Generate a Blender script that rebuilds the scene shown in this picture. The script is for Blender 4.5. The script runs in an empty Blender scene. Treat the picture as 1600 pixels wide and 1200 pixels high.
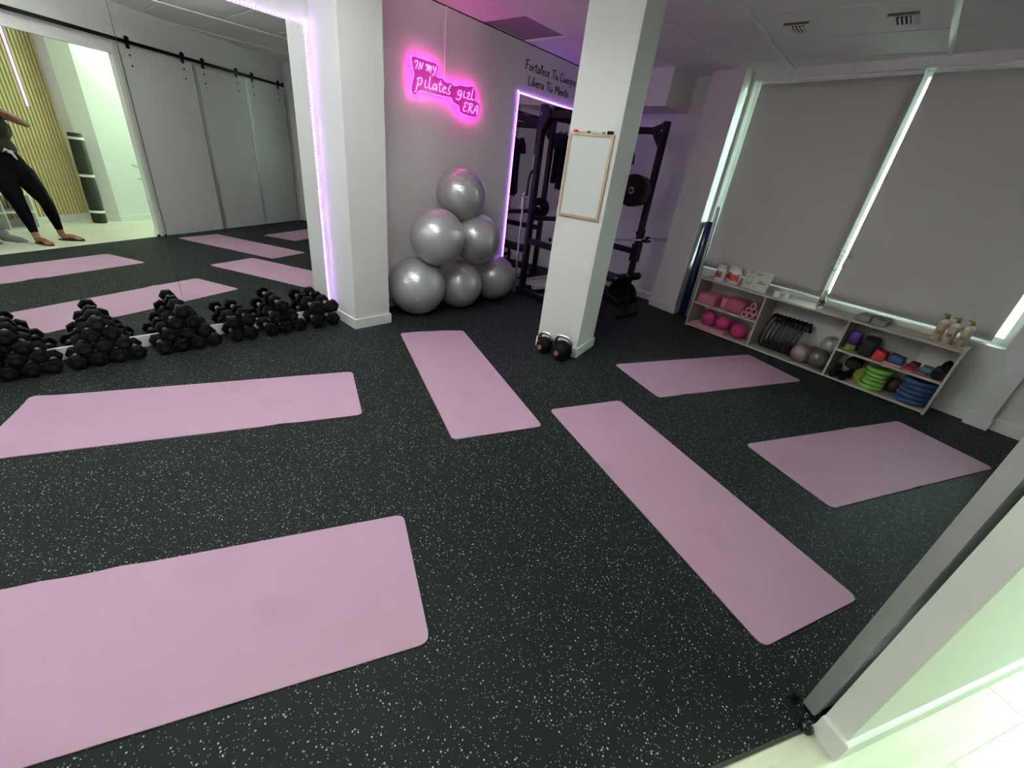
import bpy, math, random
from mathutils import Vector, Matrix
random.seed(7)
PI = math.pi
scn = bpy.context.scene
COL = scn.collection

# ---------------------------------------------------------------- camera
f_px, yaw, pitch, roll = 646.791, -0.6885, 0.4783, 0.1294
fw = Vector((math.sin(yaw)*math.cos(pitch), math.cos(yaw)*math.cos(pitch), -math.sin(pitch)))
rt = Vector((math.cos(yaw), -math.sin(yaw), 0)); up = rt.cross(fw)
r2 = math.cos(roll)*rt + math.sin(roll)*up
u2 = -math.sin(roll)*rt + math.cos(roll)*up
CAM = Vector((3.8252, 0, 1.4766))
cd = bpy.data.cameras.new('camera'); cam = bpy.data.objects.new('camera', cd); COL.objects.link(cam)
cam.matrix_world = Matrix(((r2.x, u2.x, -fw.x, CAM.x), (r2.y, u2.y, -fw.y, CAM.y), (r2.z, u2.z, -fw.z, CAM.z), (0, 0, 0, 1)))
cd.sensor_width = 36; cd.lens = f_px/1600*36; cd.clip_start = 0.02; cd.clip_end = 200
scn.camera = cam
# ---------------------------------------------------------------- view, world, lights
vs = scn.view_settings
vs.view_transform = 'Standard'; vs.look = 'None'; vs.gamma = 1; vs.use_curve_mapping = False
vs.exposure = 1.0
scn.cycles.max_bounces = 10; scn.cycles.diffuse_bounces = 6; scn.cycles.glossy_bounces = 5
scn.cycles.transmission_bounces = 6; scn.cycles.sample_clamp_indirect = 6
w = bpy.data.worlds.new('world'); scn.world = w; w.use_nodes = True
bg = w.node_tree.nodes['Background']; bg.inputs[0].default_value = (0.74, 1.0, 0.90, 1); bg.inputs[1].default_value = 48.0

def area(name, loc, target, sx, sy, power, color):
    l = bpy.data.lights.new(name, 'AREA'); l.shape = 'RECTANGLE'; l.size = sx; l.size_y = sy
    l.energy = power; l.color = color
    o = bpy.data.objects.new(name, l); COL.objects.link(o); o.location = loc
    o.rotation_euler = (Vector(target)-Vector(loc)).to_track_quat('-Z', 'Y').to_euler()
    return o
BLIND_TRANS = 0.11                    # share of daylight the roller blinds let through
ENTRY_FILL, GYM_FILL, GYM_FILL_UP = 11.0, 3.0, 24.0      # radiance of the added, unseen fill lamps (emissive diffusers, built below)

# ---------------------------------------------------------------- materials
def mat(name, base, rough=0.5, metal=0.0, emit=None, es=0.0, noise=None, bump=None, spec=None, coat=0, trans=0, ior=1.45):
    m = bpy.data.materials.new(name); m.use_nodes = True
    nt = m.node_tree; b = nt.nodes['Principled BSDF']
    b.inputs['Base Color'].default_value = (*base, 1); b.inputs['Roughness'].default_value = rough
    b.inputs['Metallic'].default_value = metal; b.inputs['IOR'].default_value = ior
    if spec is not None: b.inputs['Specular IOR Level'].default_value = spec
    if coat: b.inputs['Coat Weight'].default_value = coat
    if trans: b.inputs['Transmission Weight'].default_value = trans
    if emit: b.inputs['Emission Color'].default_value = (*emit, 1); b.inputs['Emission Strength'].default_value = es
    tc = nt.nodes.new('ShaderNodeTexCoord')
    if noise:   # (scale, second colour, lo, hi)
        sc, c2, lo, hi = noise
        n = nt.nodes.new('ShaderNodeTexNoise'); n.inputs['Scale'].default_value = sc; n.inputs['Detail'].default_value = 4
        nt.links.new(tc.outputs['Object'], n.inputs['Vector'])
        mr = nt.nodes.new('ShaderNodeMapRange'); mr.inputs[1].default_value = lo; mr.inputs[2].default_value = hi
        nt.links.new(n.outputs['Fac'], mr.inputs[0])
        mx = nt.nodes.new('ShaderNodeMix'); mx.data_type = 'RGBA'
        mx.inputs[6].default_value = (*base, 1); mx.inputs[7].default_value = (*c2, 1)
        nt.links.new(mr.outputs[0], mx.inputs[0]); nt.links.new(mx.outputs[2], b.inputs['Base Color'])
    if bump:    # (scale, strength)
        n2 = nt.nodes.new('ShaderNodeTexNoise'); n2.inputs['Scale'].default_value = bump[0]; n2.inputs['Detail'].default_value = 3
        nt.links.new(tc.outputs['Object'], n2.inputs['Vector'])
        bp_ = nt.nodes.new('ShaderNodeBump'); bp_.inputs['Strength'].default_value = bump[1]; bp_.inputs['Distance'].default_value = 0.01
        nt.links.new(n2.outputs['Fac'], bp_.inputs['Height']); nt.links.new(bp_.outputs[0], b.inputs['Normal'])
    return m

def wood(name, c1, c2, rough=0.5, scale=(2, 25, 25)):
    m = bpy.data.materials.new(name); m.use_nodes = True; nt = m.node_tree; b = nt.nodes['Principled BSDF']
    b.inputs['Roughness'].default_value = rough
    tc = nt.nodes.new('ShaderNodeTexCoord'); mp = nt.nodes.new('ShaderNodeMapping'); mp.inputs['Scale'].default_value = scale
    n = nt.nodes.new('ShaderNodeTexNoise'); n.inputs['Scale'].default_value = 1.5; n.inputs['Detail'].default_value = 6; n.inputs['Distortion'].default_value = 0.6
    r = nt.nodes.new('ShaderNodeValToRGB'); r.color_ramp.elements[0].position = 0.35; r.color_ramp.elements[0].color = (*c1, 1)
    r.color_ramp.elements[1].position = 0.68; r.color_ramp.elements[1].color = (*c2, 1)
    nt.links.new(tc.outputs['Object'], mp.inputs[0]); nt.links.new(mp.outputs[0], n.inputs['Vector'])
    nt.links.new(n.outputs['Fac'], r.inputs[0]); nt.links.new(r.outputs[0], b.inputs['Base Color'])
    return m

def rubber_floor_mat():
    m = bpy.data.materials.new('speckled_rubber'); m.use_nodes = True; nt = m.node_tree; b = nt.nodes['Principled BSDF']
    b.inputs['Roughness'].default_value = 0.62; b.inputs['Specular IOR Level'].default_value = 0.17
    tc = nt.nodes.new('ShaderNodeTexCoord')
    out = None
    for sc, th, keep, colr in ((80, 0.20, 0.70, (0.42, 0.47, 0.44)), (140, 0.25, 0.66, (0.20, 0.24, 0.22))):
        v = nt.nodes.new('ShaderNodeTexVoronoi'); v.inputs['Scale'].default_value = sc
        nt.links.new(tc.outputs['Object'], v.inputs['Vector'])
        lt = nt.nodes.new('ShaderNodeMath'); lt.operation = 'LESS_THAN'; lt.inputs[1].default_value = th
        nt.links.new(v.outputs['Distance'], lt.inputs[0])
        sp = nt.nodes.new('ShaderNodeSeparateColor'); nt.links.new(v.outputs['Color'], sp.inputs[0])
        gt = nt.nodes.new('ShaderNodeMath'); gt.operation = 'GREATER_THAN'; gt.inputs[1].default_value = keep
        nt.links.new(sp.outputs[0], gt.inputs[0])
        ml = nt.nodes.new('ShaderNodeMath'); ml.operation = 'MULTIPLY'
        nt.links.new(lt.outputs[0], ml.inputs[0]); nt.links.new(gt.outputs[0], ml.inputs[1])
        mx = nt.nodes.new('ShaderNodeMix'); mx.data_type = 'RGBA'
        mx.inputs[6].default_value = (0.0085, 0.0100, 0.0104, 1); mx.inputs[7].default_value = (*colr, 1)
        nt.links.new(ml.outputs[0], mx.inputs[0])
        if out: nt.links.new(out, mx.inputs[6])
        out = mx.outputs[2]
    nt.links.new(out, b.inputs['Base Color'])
    n2 = nt.nodes.new('ShaderNodeTexNoise'); n2.inputs['Scale'].default_value = 220
    nt.links.new(tc.outputs['Object'], n2.inputs['Vector'])
    bp_ = nt.nodes.new('ShaderNodeBump'); bp_.inputs['Strength'].default_value = 0.25; bp_.inputs['Distance'].default_value = 0.003
    nt.links.new(n2.outputs['Fac'], bp_.inputs['Height']); nt.links.new(bp_.outputs[0], b.inputs['Normal'])
    return m

WALL = mat('white_wall_paint', (0.78, 0.78, 0.76), 0.62, bump=(180, 0.06))
TRIM = mat('white_trim', (0.80, 0.80, 0.78), 0.4)
TILE = mat('ceiling_tile', (0.82, 0.83, 0.80), 0.8, bump=(90, 0.1))
TILE_DARK = mat('grey_ceiling_tile', (0.26, 0.26, 0.27), 0.8)
GRID = mat('white_grid_bar', (0.82, 0.84, 0.80), 0.35)
RUBBER = rubber_floor_mat()
MATPINK = mat('pink_mat', (0.47, 0.285, 0.40), 0.75, noise=(2.2, (0.40, 0.235, 0.335), 0.52, 0.78), bump=(14, 0.1))
MIRROR = mat('mirror_silver', (0.87, 0.90, 0.85), 0.0, 1.0)
BLACK = mat('black_rubber', (0.0045, 0.0045, 0.005), 0.55, spec=.16, bump=(120, 0.1))
BLACKM = mat('black_powder_coat', (0.009, 0.008, 0.011), 0.42, spec=.22)
CHROME = mat('chrome', (0.82, 0.82, 0.82), 0.14, 1.0)
HANDLE = mat('satin_chrome_handle', (0.80, 0.80, 0.80), 0.28, 0.75)
STEEL = mat('brushed_steel', (0.55, 0.55, 0.56), 0.3, 1.0)
BALL = mat('silver_ball_vinyl', (0.42, 0.425, 0.43), 0.30, 0.45)
WHITEP = mat('white_plastic', (0.80, 0.80, 0.78), 0.35)
FABK = mat('black_fabric', (0.012, 0.012, 0.014), 0.9)
LEDBASE = mat('led_tape', (0.7, 0.6, 0.8), 0.5, emit=(0.40, 0.05, 1.0), es=0.7)
LEDBASE2 = mat('led_tape_violet_bright', (0.7, 0.6, 0.8), 0.5, emit=(0.36, 0.02, 1.0), es=4.5)
LEDDOT = mat('led_bead', (1, 1, 1), 0.5, emit=(0.62, 0.30, 1.0), es=9.0)
NEON = mat('neon_tube', (1, 0.6, 1), 0.4, emit=(1.0, 0.30, 1.0), es=0.95)
ACRYL = mat('pink_acrylic', (0.55, 0.05, 0.35), 0.15, emit=(0.9, 0.03, 0.5), es=0.16)
NEONBK = mat('neon_glow_edge', (0.9, 0.1, 0.8), 0.3, emit=(1.0, 0.012, 0.50), es=27.0)
BIRCH = wood('light_oak_board', (0.42, 0.37, 0.30), (0.52, 0.47, 0.39), 0.5)
FRAMEW = wood('whiteboard_frame_wood', (0.30, 0.22, 0.13), (0.42, 0.32, 0.20), 0.5, (20, 20, 2))
SLATW = wood('slat_wood', (0.62, 0.52, 0.24), (0.74, 0.63, 0.34), 0.5, (20, 20, 2))
SLATB = mat('slat_backing', (0.16, 0.14, 0.035), 0.8)
PLANKW = wood('pale_plank', (0.66, 0.64, 0.52), (0.78, 0.76, 0.64), 0.35, (1.2, 18, 18))
BLIND = mat('grey_blind_fabric', (0.40, 0.385, 0.385), 0.85, bump=(400, 0.1))
DOORW = mat('white_door_panel', (0.60, 0.61, 0.60), 0.32)
GREYM = mat('grey_aluminium', (0.55, 0.56, 0.55), 0.35, 0.6)

# ---------------------------------------------------------------- mesh builder
class MB:
    def __init__(s): s.v = []; s.f = []
    def add(s, vs_, fs):
        o = len(s.v); s.v += [tuple(a) for a in vs_]; s.f += [tuple(i+o for i in q) for q in fs]; return s
    def box(s, x0, x1, y0, y1, z0, z1, M=None, bev=0):
        if bev:
            b = bev; vs_ = []; 
            for z, k in ((z0, b), (z0+b, 0), (z1-b, 0), (z1, b)):
                for x, y in ((x0+k+b, y0+k), (x1-k-b, y0+k), (x1-k, y0+k+b), (x1-k, y1-k-b), (x1-k-b, y1-k), (x0+k+b, y1-k), (x0+k, y1-k-b), (x0+k, y0+k+b)):
                    vs_.append((x, y, z))
            fs = [tuple(range(7, -1, -1)), tuple(range(24, 32))]
            for r in range(3):
                for i in range(8):
                    j = (i+1) % 8; fs.append((r*8+i, r*8+j, r*8+8+j, r*8+8+i))
        else:
            vs_ = [(x0, y0, z0), (x1, y0, z0), (x1, y1, z0), (x0, y1, z0), (x0, y0, z1), (x1, y0, z1), (x1, y1, z1), (x0, y1, z1)]
            fs = [(3, 2, 1, 0), (4, 5, 6, 7), (0, 1, 5, 4), (1, 2, 6, 5), (2, 3, 7, 6), (3, 0, 4, 7)]
        if M is not None: vs_ = [tuple(M @ Vector(a)) for a in vs_]
        return s.add(vs_, fs)
    def prism(s, pts, z0, z1, M=None):
        n = len(pts); A = sum(pts[i][0]*pts[(i+1) % n][1]-pts[(i+1) % n][0]*pts[i][1] for i in range(n))
        if A < 0: pts = pts[::-1]
        vs_ = [(p[0], p[1], z0) for p in pts]+[(p[0], p[1], z1) for p in pts]
        fs = [tuple(range(n-1, -1, -1)), tuple(range(n, 2*n))]+[(i, (i+1) % n, n+(i+1) % n, n+i) for i in range(n)]
        if M is not None: vs_ = [tuple(M @ Vector(a)) for a in vs_]
        return s.add(vs_, fs)
    def tube(s, pts, r, n=8, closed=False, cap=True):
        pts = [Vector(p) for p in pts]; m = len(pts); rs = r if isinstance(r, (list, tuple)) else [r]*m
        vs_ = []; prev = None
        for i, p in enumerate(pts):
            if closed: t = pts[(i+1) % m]-pts[i-1]
            else: t = pts[min(i+1, m-1)]-pts[max(i-1, 0)]
            t = t.normalized() if t.length > 1e-9 else Vector((0, 0, 1))
            if prev is None:
                a = Vector((0, 0, 1)) if abs(t.z) < 0.9 else Vector((1, 0, 0)); nx = t.cross(a).normalized()
            else: nx = (prev-t*prev.dot(t)).normalized()
            prev = nx; ny = t.cross(nx)
            for k in range(n):
                an = 2*PI*k/n; vs_.append(p+(nx*math.cos(an)+ny*math.sin(an))*rs[i])
        fs = []
        for i in range(m if closed else m-1):
            for k in range(n):
                a, b = i*n+k, i*n+(k+1) % n; c, d = ((i+1) % m)*n+(k+1) % n, ((i+1) % m)*n+k
                fs.append((a, b, c, d))
        if not closed and cap: fs += [tuple(range(n-1, -1, -1)), tuple(range((m-1)*n, m*n))]
        return s.add(vs_, fs)
    def lathe(s, prof, n=20, M=None):   # prof list of (r, z)
        vs_ = []; 
        for r, z in prof:
            for k in range(n): an = 2*PI*k/n; vs_.append((r*math.cos(an), r*math.sin(an), z))
        fs = []; m = len(prof)
        for i in range(m-1):
            for k in range(n): fs.append((i*n+k, i*n+(k+1) % n, (i+1)*n+(k+1) % n, (i+1)*n+k))
        fs += [tuple(range(n-1, -1, -1)), tuple(range((m-1)*n, m*n))]
        if M is not None: vs_ = [tuple(M @ Vector(a)) for a in vs_]
        return s.add(vs_, fs)
    def ball(s, c, r, n=20, m=12, sc=(1, 1, 1), M=None):
        prof = [(max(1e-4, math.sin(PI*i/m)), -math.cos(PI*i/m)) for i in range(m+1)]
        T = Matrix.Translation(c) @ (M if M is not None else Matrix()) @ Matrix.Diagonal((r*sc[0], r*sc[1], r*sc[2], 1))
        return s.lathe(prof, n, T)
    def build(s, name, m, parent=None, smooth=False, world=True):
        me = bpy.data.meshes.new(name); me.from_pydata(s.v, [], s.f); me.update()
        if smooth:
            me.polygons.foreach_set('use_smooth', [True]*len(me.polygons))
            if smooth != 'all': me.set_sharp_from_angle(angle=math.radians(42))
        me.materials.append(m)
        o = bpy.data.objects.new(name, me); COL.objects.link(o)
        if parent is not None:
            o.parent = parent
            if world: o.matrix_parent_inverse = MW(parent).inverted()
        return o
def MW(o):
    M = o.matrix_basis.copy()
    if o.parent is not None: M = MW(o.parent) @ o.matrix_parent_inverse @ M
    return M
def tag(o, label=None, cat=None, group=None, kind=None):
    if label: o['label'] = label
    if cat: o['category'] = cat
    if group: o['group'] = group
    if kind: o['kind'] = kind
    return o
def empty(name, loc, rz=0, label=None, cat=None, group=None):
    o = bpy.data.objects.new(name, None); COL.objects.link(o); o.location = loc; o.rotation_euler = (0, 0, rz)
    o.empty_display_size = 0.05
    return tag(o, label, cat, group)
def copy_tree(o, parent=None):
    c = o.copy(); COL.objects.link(c)
    if parent is not None: c.parent = parent
    for ch in [x for x in bpy.data.objects if x.parent == o]: copy_tree(ch, c)
    return c
def struct(name, mb, m, parent=None):
    o = mb.build(name, m, parent)
    if parent is None: o['kind'] = 'structure'
    return o
def frame(ox, oy, ang, oz=0):      # local x along ang, local y = left of it
    return Matrix.Translation((ox, oy, oz)) @ Matrix.Rotation(ang, 4, 'Z')

# =================================================================== STRUCTURE
CEIL = 2.68
TH = 1.06                                         # direction of the sliding-door wall
D0 = (4.197, 1.272)
DM = frame(D0[0], D0[1], TH)                      # local x = s along wall, local y = +d towards the gym
def D(s, d, z=0.0): return DM @ Vector((s, d, z))
def Dxy(s, d): p = D(s, d); return (p.x, p.y)
WANG = math.atan2(-0.2201, 0.9755)
WM = frame(2.01, 5.72, WANG)                      # window wall: local x along, local y = outwards
def Wp(s, o, z=0.0): return WM @ Vector((s, o, z))
def Wxy(s, o): p = Wp(s, o); return (p.x, p.y)
BANG = math.atan2(-0.13, 1.0)
BM = frame(0, 6.02, BANG)                         # back wall

# floors -------------------------------------------------------------
gym = [(-0.1, -3.6), Dxy(-7.0, 0.0), Dxy(3.02, 0.0), (6.2, 4.95), Wxy(-0.3, .3), (-0.1, 6.3)]
struct('floor', MB().prism([(-0.1, -3.6), Dxy(-5.6, -0.005), Dxy(3.3, -0.005), (6.3, 5.1), (-0.1, 6.3)], -0.10, 0.0), RUBBER)
wf = struct('floor_wood', MB().prism([Dxy(-5.6, -0.012), Dxy(4.6, -0.012), Dxy(4.6, -2.6), Dxy(-5.6, -2.6)], -0.10, -0.0035), PLANKW)
pm = bpy.data.meshes.new('plank'); _b = MB().box(0, 1.1985, 0, 0.1885, -0.006, 0.0, bev=0.0012); pm.from_pydata(_b.v, [], _b.f); pm.materials.append(PLANKW)
for r in range(14):
    for k in range(9):
        s0 = -5.6 + k*1.2 - (r*0.43 % 1.2) + 0.4
        if s0 < -5.6 or s0+1.2 > 4.6: continue
        o = bpy.data.objects.new('plank', pm); COL.objects.link(o); o.parent = wf
        o.matrix_basis = DM @ Matrix.Translation((s0, -0.014-0.19*(r+1), 0))
# threshold strip in the opening
struct('trim_1', MB().box(-2.3, 0.0, -0.013, -0.003, -0.004, 0.002, DM), mat('threshold_metal', (0.05, 0.05, 0.045), 0.4, 0.3))

# left wall (mirror side and neon side are one plane)
wl = struct('wall_left', MB().box(-0.12, 0.0, -3.6, 6.3, 0, CEIL+0.1), WALL)
struct('wall_pillar', MB().box(0.0, 0.427-0.012, 1.79, 2.14, 0, CEIL), WALL)
def skirt(name, path, h=0.092, t=0.014):           # path of points; board lies to the right of the direction of travel
    b = MB(); n = len(path); P = [Vector((p[0], p[1], 0)) for p in path]
    offs = []
    for i in range(n):
        d1 = (P[i]-P[i-1]).normalized() if i > 0 else None
        d2 = (P[i+1]-P[i]).normalized() if i < n-1 else None
        if d1 is None: nn = Vector((d2.y, -d2.x, 0))
        elif d2 is None: nn = Vector((d1.y, -d1.x, 0))
        else:
            n1 = Vector((d1.y, -d1.x, 0)); n2 = Vector((d2.y, -d2.x, 0)); nn = (n1+n2); nn = nn/max(0.3, (1+n1.dot(n2)))
        offs.append(nn)
    for i in range(n-1):
        a, c = P[i], P[i+1]; ao, co = a+offs[i]*t, c+offs[i+1]*t; at, ct = a+offs[i]*t*0.75, c+offs[i+1]*t*0.75
        b.add([a, c, co, ao, a+Vector((0, 0, h)), c+Vector((0, 0, h)), ct+Vector((0, 0, h)), at+Vector((0, 0, h)),
               ao+Vector((0, 0, h-0.004)), co+Vector((0, 0, h-0.004))],
              [(3, 2, 1, 0), (0, 1, 5, 4), (2, 3, 8, 9), (4, 5, 6, 7), (7, 6, 9, 8), (1, 2, 9, 6, 5), (3, 0, 4, 7, 8)])
    return struct(name, b, TRIM)
skirt('baseboard_pillar', [(0.0, 1.79), (0.415, 1.79), (0.415, 2.14), (0.0, 2.14)])
skirt('baseboard_left', [(0.0, 2.16), (0.0, 6.0)])
skirt('baseboard_mirror', [(0.0, -3.3), (0.0, 1.775)], h=0.088, t=0.016)

# back wall, soffit box, corner pillar
struct('wall_back', MB().box(0, 1.75, 0, 0.15, 0, CEIL+0.1, BM), WALL)
skirt('baseboard_back', [tuple((BM @ Vector((0.0, 0, 0))).xy), tuple((BM @ Vector((1.55, 0, 0))).xy)])
struct('wall_soffit', MB().prism([(0.0, 5.50), (1.165, 5.355), (1.235, 5.87), (0, 6.05)], 2.308, CEIL), WALL)
cp = [(1.505, 5.618), (1.892, 5.524), (1.925, 5.80), (1.56, 5.95)]
struct('wall_corner_pillar', MB().prism(cp, 0, CEIL), WALL)
skirt('baseboard_corner', [(1.54, 5.86), cp[0], cp[1], (1.918, 5.75)])

# column in the room (with its own skirting)
colp = [(1.603, 2.9945), (1.995, 3.080), (1.920, 3.478), (1.528, 3.3925)]
struct('wall_column', MB().prism(colp, 0, CEIL), WALL)
skirt('baseboard_column', [colp[0], colp[1], colp[2], colp[3], colp[0]])

# window wall: parapet, lintel, reveals
PF = -0.06
wd = MB(); wd.box(-0.12, 2.86, PF, 0.14, 0, 0.615, WM); wd.box(-0.12, 2.86, -0.02, 0.14, 2.60, CEIL+0.1, WM); wd.box(-0.12, -0.06, -0.02, 0.14, 0.615, 2.60, WM)
wd.box(2.80, 3.95, PF, 0.14, 0.0, CEIL+0.1, WM)
struct('wall_window', wd, WALL)
struct('wall_window_pilaster', MB().box(2.86, 2.985, -0.135, PF, 0, CEIL, WM), WALL)
struct('window_sill', MB().box(-0.06, 2.80, PF-0.012, 0.06, 0.615, 0.640, WM), TRIM)
skirt('baseboard_window', [Wxy(-0.05, PF), Wxy(2.86, PF), Wxy(2.86, -0.135), Wxy(2.985, -0.135), Wxy(2.985, PF), Wxy(3.75, PF)], h=0.10)
# windows: frame + panes + blinds
def window(name, s0, s1):
    b = MB(); z0, z1 = 0.640, 2.60
    for a, c, e, g in ((s0, s0+.05, z0, z1), (s1-.05, s1, z0, z1), (s0, s1, z0, z0+.06), (s0, s1, z1-.05, z1)):
        b.box(a, c, 0.055, 0.105, e, g, WM)
    f = struct(name, b, TRIM)
    g = MB().box(s0+.05, s1-.05, 0.078, 0.084, z0+.06, z1-.05, WM).build('pane', GLASS, f)
    h = MB().box((s0+s1)/2-.012, (s0+s1)/2+.012, 0.04, 0.055, 1.02, 1.16, WM).build('window_handle', GREYM, f)
def glass_mat():
    m = bpy.data.materials.new('window_glass'); m.use_nodes = True; nt = m.node_tree; nt.nodes.remove(nt.nodes['Principled BSDF'])
    a = nt.nodes.new('ShaderNodeBsdfTransparent'); a.inputs[0].default_value = (0.93, 0.97, 0.95, 1)
    g = nt.nodes.new('ShaderNodeBsdfGlossy'); g.inputs['Roughness'].default_value = 0.02
    fr = nt.nodes.new('ShaderNodeFresnel'); mx = nt.nodes.new('ShaderNodeMixShader')
    nt.links.new(fr.outputs[0], mx.inputs[0]); nt.links.new(a.outputs[0], mx.inputs[1]); nt.links.new(g.outputs[0], mx.inputs[2])
    nt.links.new(mx.outputs[0], nt.nodes['Material Output'].inputs[0]); return m
GLASS = glass_mat()
window('window_1', -0.06, 1.37); window('window_2', 1.37, 2.80)
nt = BLIND.node_tree; _p = nt.nodes['Principled BSDF']; _t = nt.nodes.new('ShaderNodeBsdfTranslucent'); _t.inputs[0].default_value = (.63, .52, .53, 1)
_m = nt.nodes.new('ShaderNodeMixShader'); _m.inputs[0].default_value = BLIND_TRANS
nt.links.new(_p.outputs[0], _m.inputs[1]); nt.links.new(_t.outputs[0], _m.inputs[2]); nt.links.new(_m.outputs[0], nt.nodes['Material Output'].inputs[0])
def blind(s0, s1, zb, label):
    t = empty('roller_blind', tuple(Wp((s0+s1)/2, 0, zb)), 0, label, 'blind', 'grey roller blinds at the windows')
    b = MB(); N = 26; K = 20
    vs_ = []; fs = []
    for i in range(N+1):
        for k in range(K+1):
            u = i/N; z = zb+(2.572-zb)*k/K
            edge = math.exp(-((u)/0.10)**2)*0.5+math.exp(-((1-u)/0.10)**2)*0.5
            o = 0.006*math.sin(u*9+z*1.3)*edge+0.004*math.sin(z*4.1+u*7)*edge+0.004*math.exp(-((u-0.13-0.03*math.sin(z*2))/0.012)**2)*(1 if z < 2.2 else 0)
            vs_.append(Wp(s0+(s1-s0)*u, 0.012+o, z))
    for i in range(N):
        for k in range(K): a = i*(K+1)+k; fs.append((a, a+K+1, a+K+2, a+1))
    b.add(vs_, fs); f = b.build('blind_fabric', BLIND, t, smooth='all')
    md = f.modifiers.new('thickness', 'SOLIDIFY'); md.thickness = 0.002
    MB().tube([Wp(s0, 0.02, 2.578), Wp(s1, 0.02, 2.578)], 0.018, 10).build('roller_tube', TRIM, t, smooth=True)
    MB().box(s0, s1, 0.003, 0.021, zb-0.012, zb+0.012, WM).build('bottom_bar', BLIND, t)
    MB().tube([Wp(s1+0.012, 0.0, 2.57), Wp(s1+0.012, 0.0, 1.0)], 0.0018, 5).build('pull_chain', TRIM, t)
blind(0.008, 1.395, 0.662, 'grey roller blind nearest the corner pillar, above the white jars')
blind(1.455, 2.700, 0.676, 'grey roller blind over the tray of bottles, bright gap under it')

# outdoor ground and building seen in slits
struct('ground_outside', MB().box(-20, 25, 7.5, 40, -4.2, -4.0), mat('outdoor_paving', (0.4, 0.42, 0.38), 0.9))
ob = MB(); ob.box(-9, 16, 0, 6, -4, 3.2, frame(2, 20, WANG))
bl = ob.build('building_outside', mat('pale_render', (0.72, 0.76, 0.66), 0.9)); bl['kind'] = 'structure'

# sliding-door wall
dw = MB(); dw.box(0.0, 3.02, -0.085, -0.015, 0, CEIL+0.1, DM); dw.box(-2.30, 0.0, -0.085, -0.015, 2.165, CEIL+0.1, DM); dw.box(-5.2, -2.30, -0.085, -0.015, 0, CEIL+0.1, DM)
struct('wall_right', dw, WALL)
struct('wall_right_return', MB().prism([Dxy(3.02, -0.085), Dxy(3.02, 0.0), (5.583, 3.99), (5.93, 5.0), (6.05, 5.0), (5.95, 3.9)], 0, CEIL+0.1), WALL)
skirt('baseboard_right', [Dxy(3.0, -0.085), Dxy(0.0, -0.085), Dxy(0.0, -0.015)][::-1], h=0.09)
skirt('baseboard_right_inner', [Dxy(-2.30, -0.015), Dxy(-5.0, -0.015)])
struct('door_frame', MB().box(-2.30, -2.28, -0.088, -0.012, 0, 2.165, DM).box(-2.30, 0, -0.088, -0.012, 2.150, 2.165, DM), TRIM)
# gym rear and wood-room walls
struct('wall_rear', MB().box(-0.12, 1.75, -3.75, -3.6, 0, CEIL+0.1), WALL)
struct('wall_entry_end', MB().box(-5.6, -5.5, -2.6, 0, 0, CEIL+0.1, DM), WALL)
SLA = math.atan2(0.791, 0.612); SM = frame(5.327, 0.138, SLA)   # slat wall: local x along it; gym side = local +y
struct('wall_slats', MB().box(-6.4, 0.715, -0.12, -0.018, 0, CEIL+0.1, SM), SLATB)
slm = bpy.data.meshes.new('slat'); _b = MB().box(-0.0155, 0.0155, -0.018, 0.0, 0.09, CEIL); slm.from_pydata(_b.v, [], _b.f); slm.materials.append(SLATW)
slw = bpy.data.objects['wall_slats']
for k in range(62):
    o = bpy.data.objects.new('slat', slm); COL.objects.link(o); o.parent = slw
    o.matrix_basis = SM @ Matrix.Translation((0.698-0.0475*k, 0, 0))
skirt('baseboard_slats', [tuple((SM @ Vector((0.715, -0.006, 0))).xy), tuple((SM @ Vector((-2.5, -0.006, 0))).xy)], h=0.09)
struct('wall_entry_pillar', MB().prism([(5.765, 0.70), (5.54, 0.80), (5.484, 1.022), (6.0, 1.2), (6.2, 0.9), (6.0, .6)], 0, CEIL+0.1), WALL)
struct('wall_entry_side', MB().prism([(5.484, 1.022), (7.05, 4.55), (7.2, 4.5), (5.7, 0.98)], 0, CEIL+0.1), WALL)
skirt('baseboard_entry', [(5.765, .70), (5.54, .80), (5.484, 1.022), (7.05, 4.55)][::-1])
# entrance end: glazed door wall
eb = MB()
for a, c, e, g in ((-1.36, -1.30, 0, 2.3), (-0.15, -0.09, 0, 2.3), (-1.36, -0.09, 2.24, 2.3), (-1.36, -0.09, 0, 0.08)): eb.box(4.2, 4.26, a, c, e, g, DM)
ed = struct('door_1', eb, GREYM)
MB().box(4.225, 4.232, -1.30, -0.15, 0.08, 2.24, DM).build('pane', GLASS, ed)
MB().tube([D(4.18, -0.25, 0.9), D(4.18, -0.25, 1.3)], 0.012, 8).build('door_handle', CHROME, ed, smooth=True)
struct('wall_entry_front', MB().box(4.2, 4.3, -1.8, -0.02, 2.3, CEIL+0.1, DM).box(3.0, 4.3, -0.085, -0.0, 0, CEIL+0.1, DM), WALL)
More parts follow.
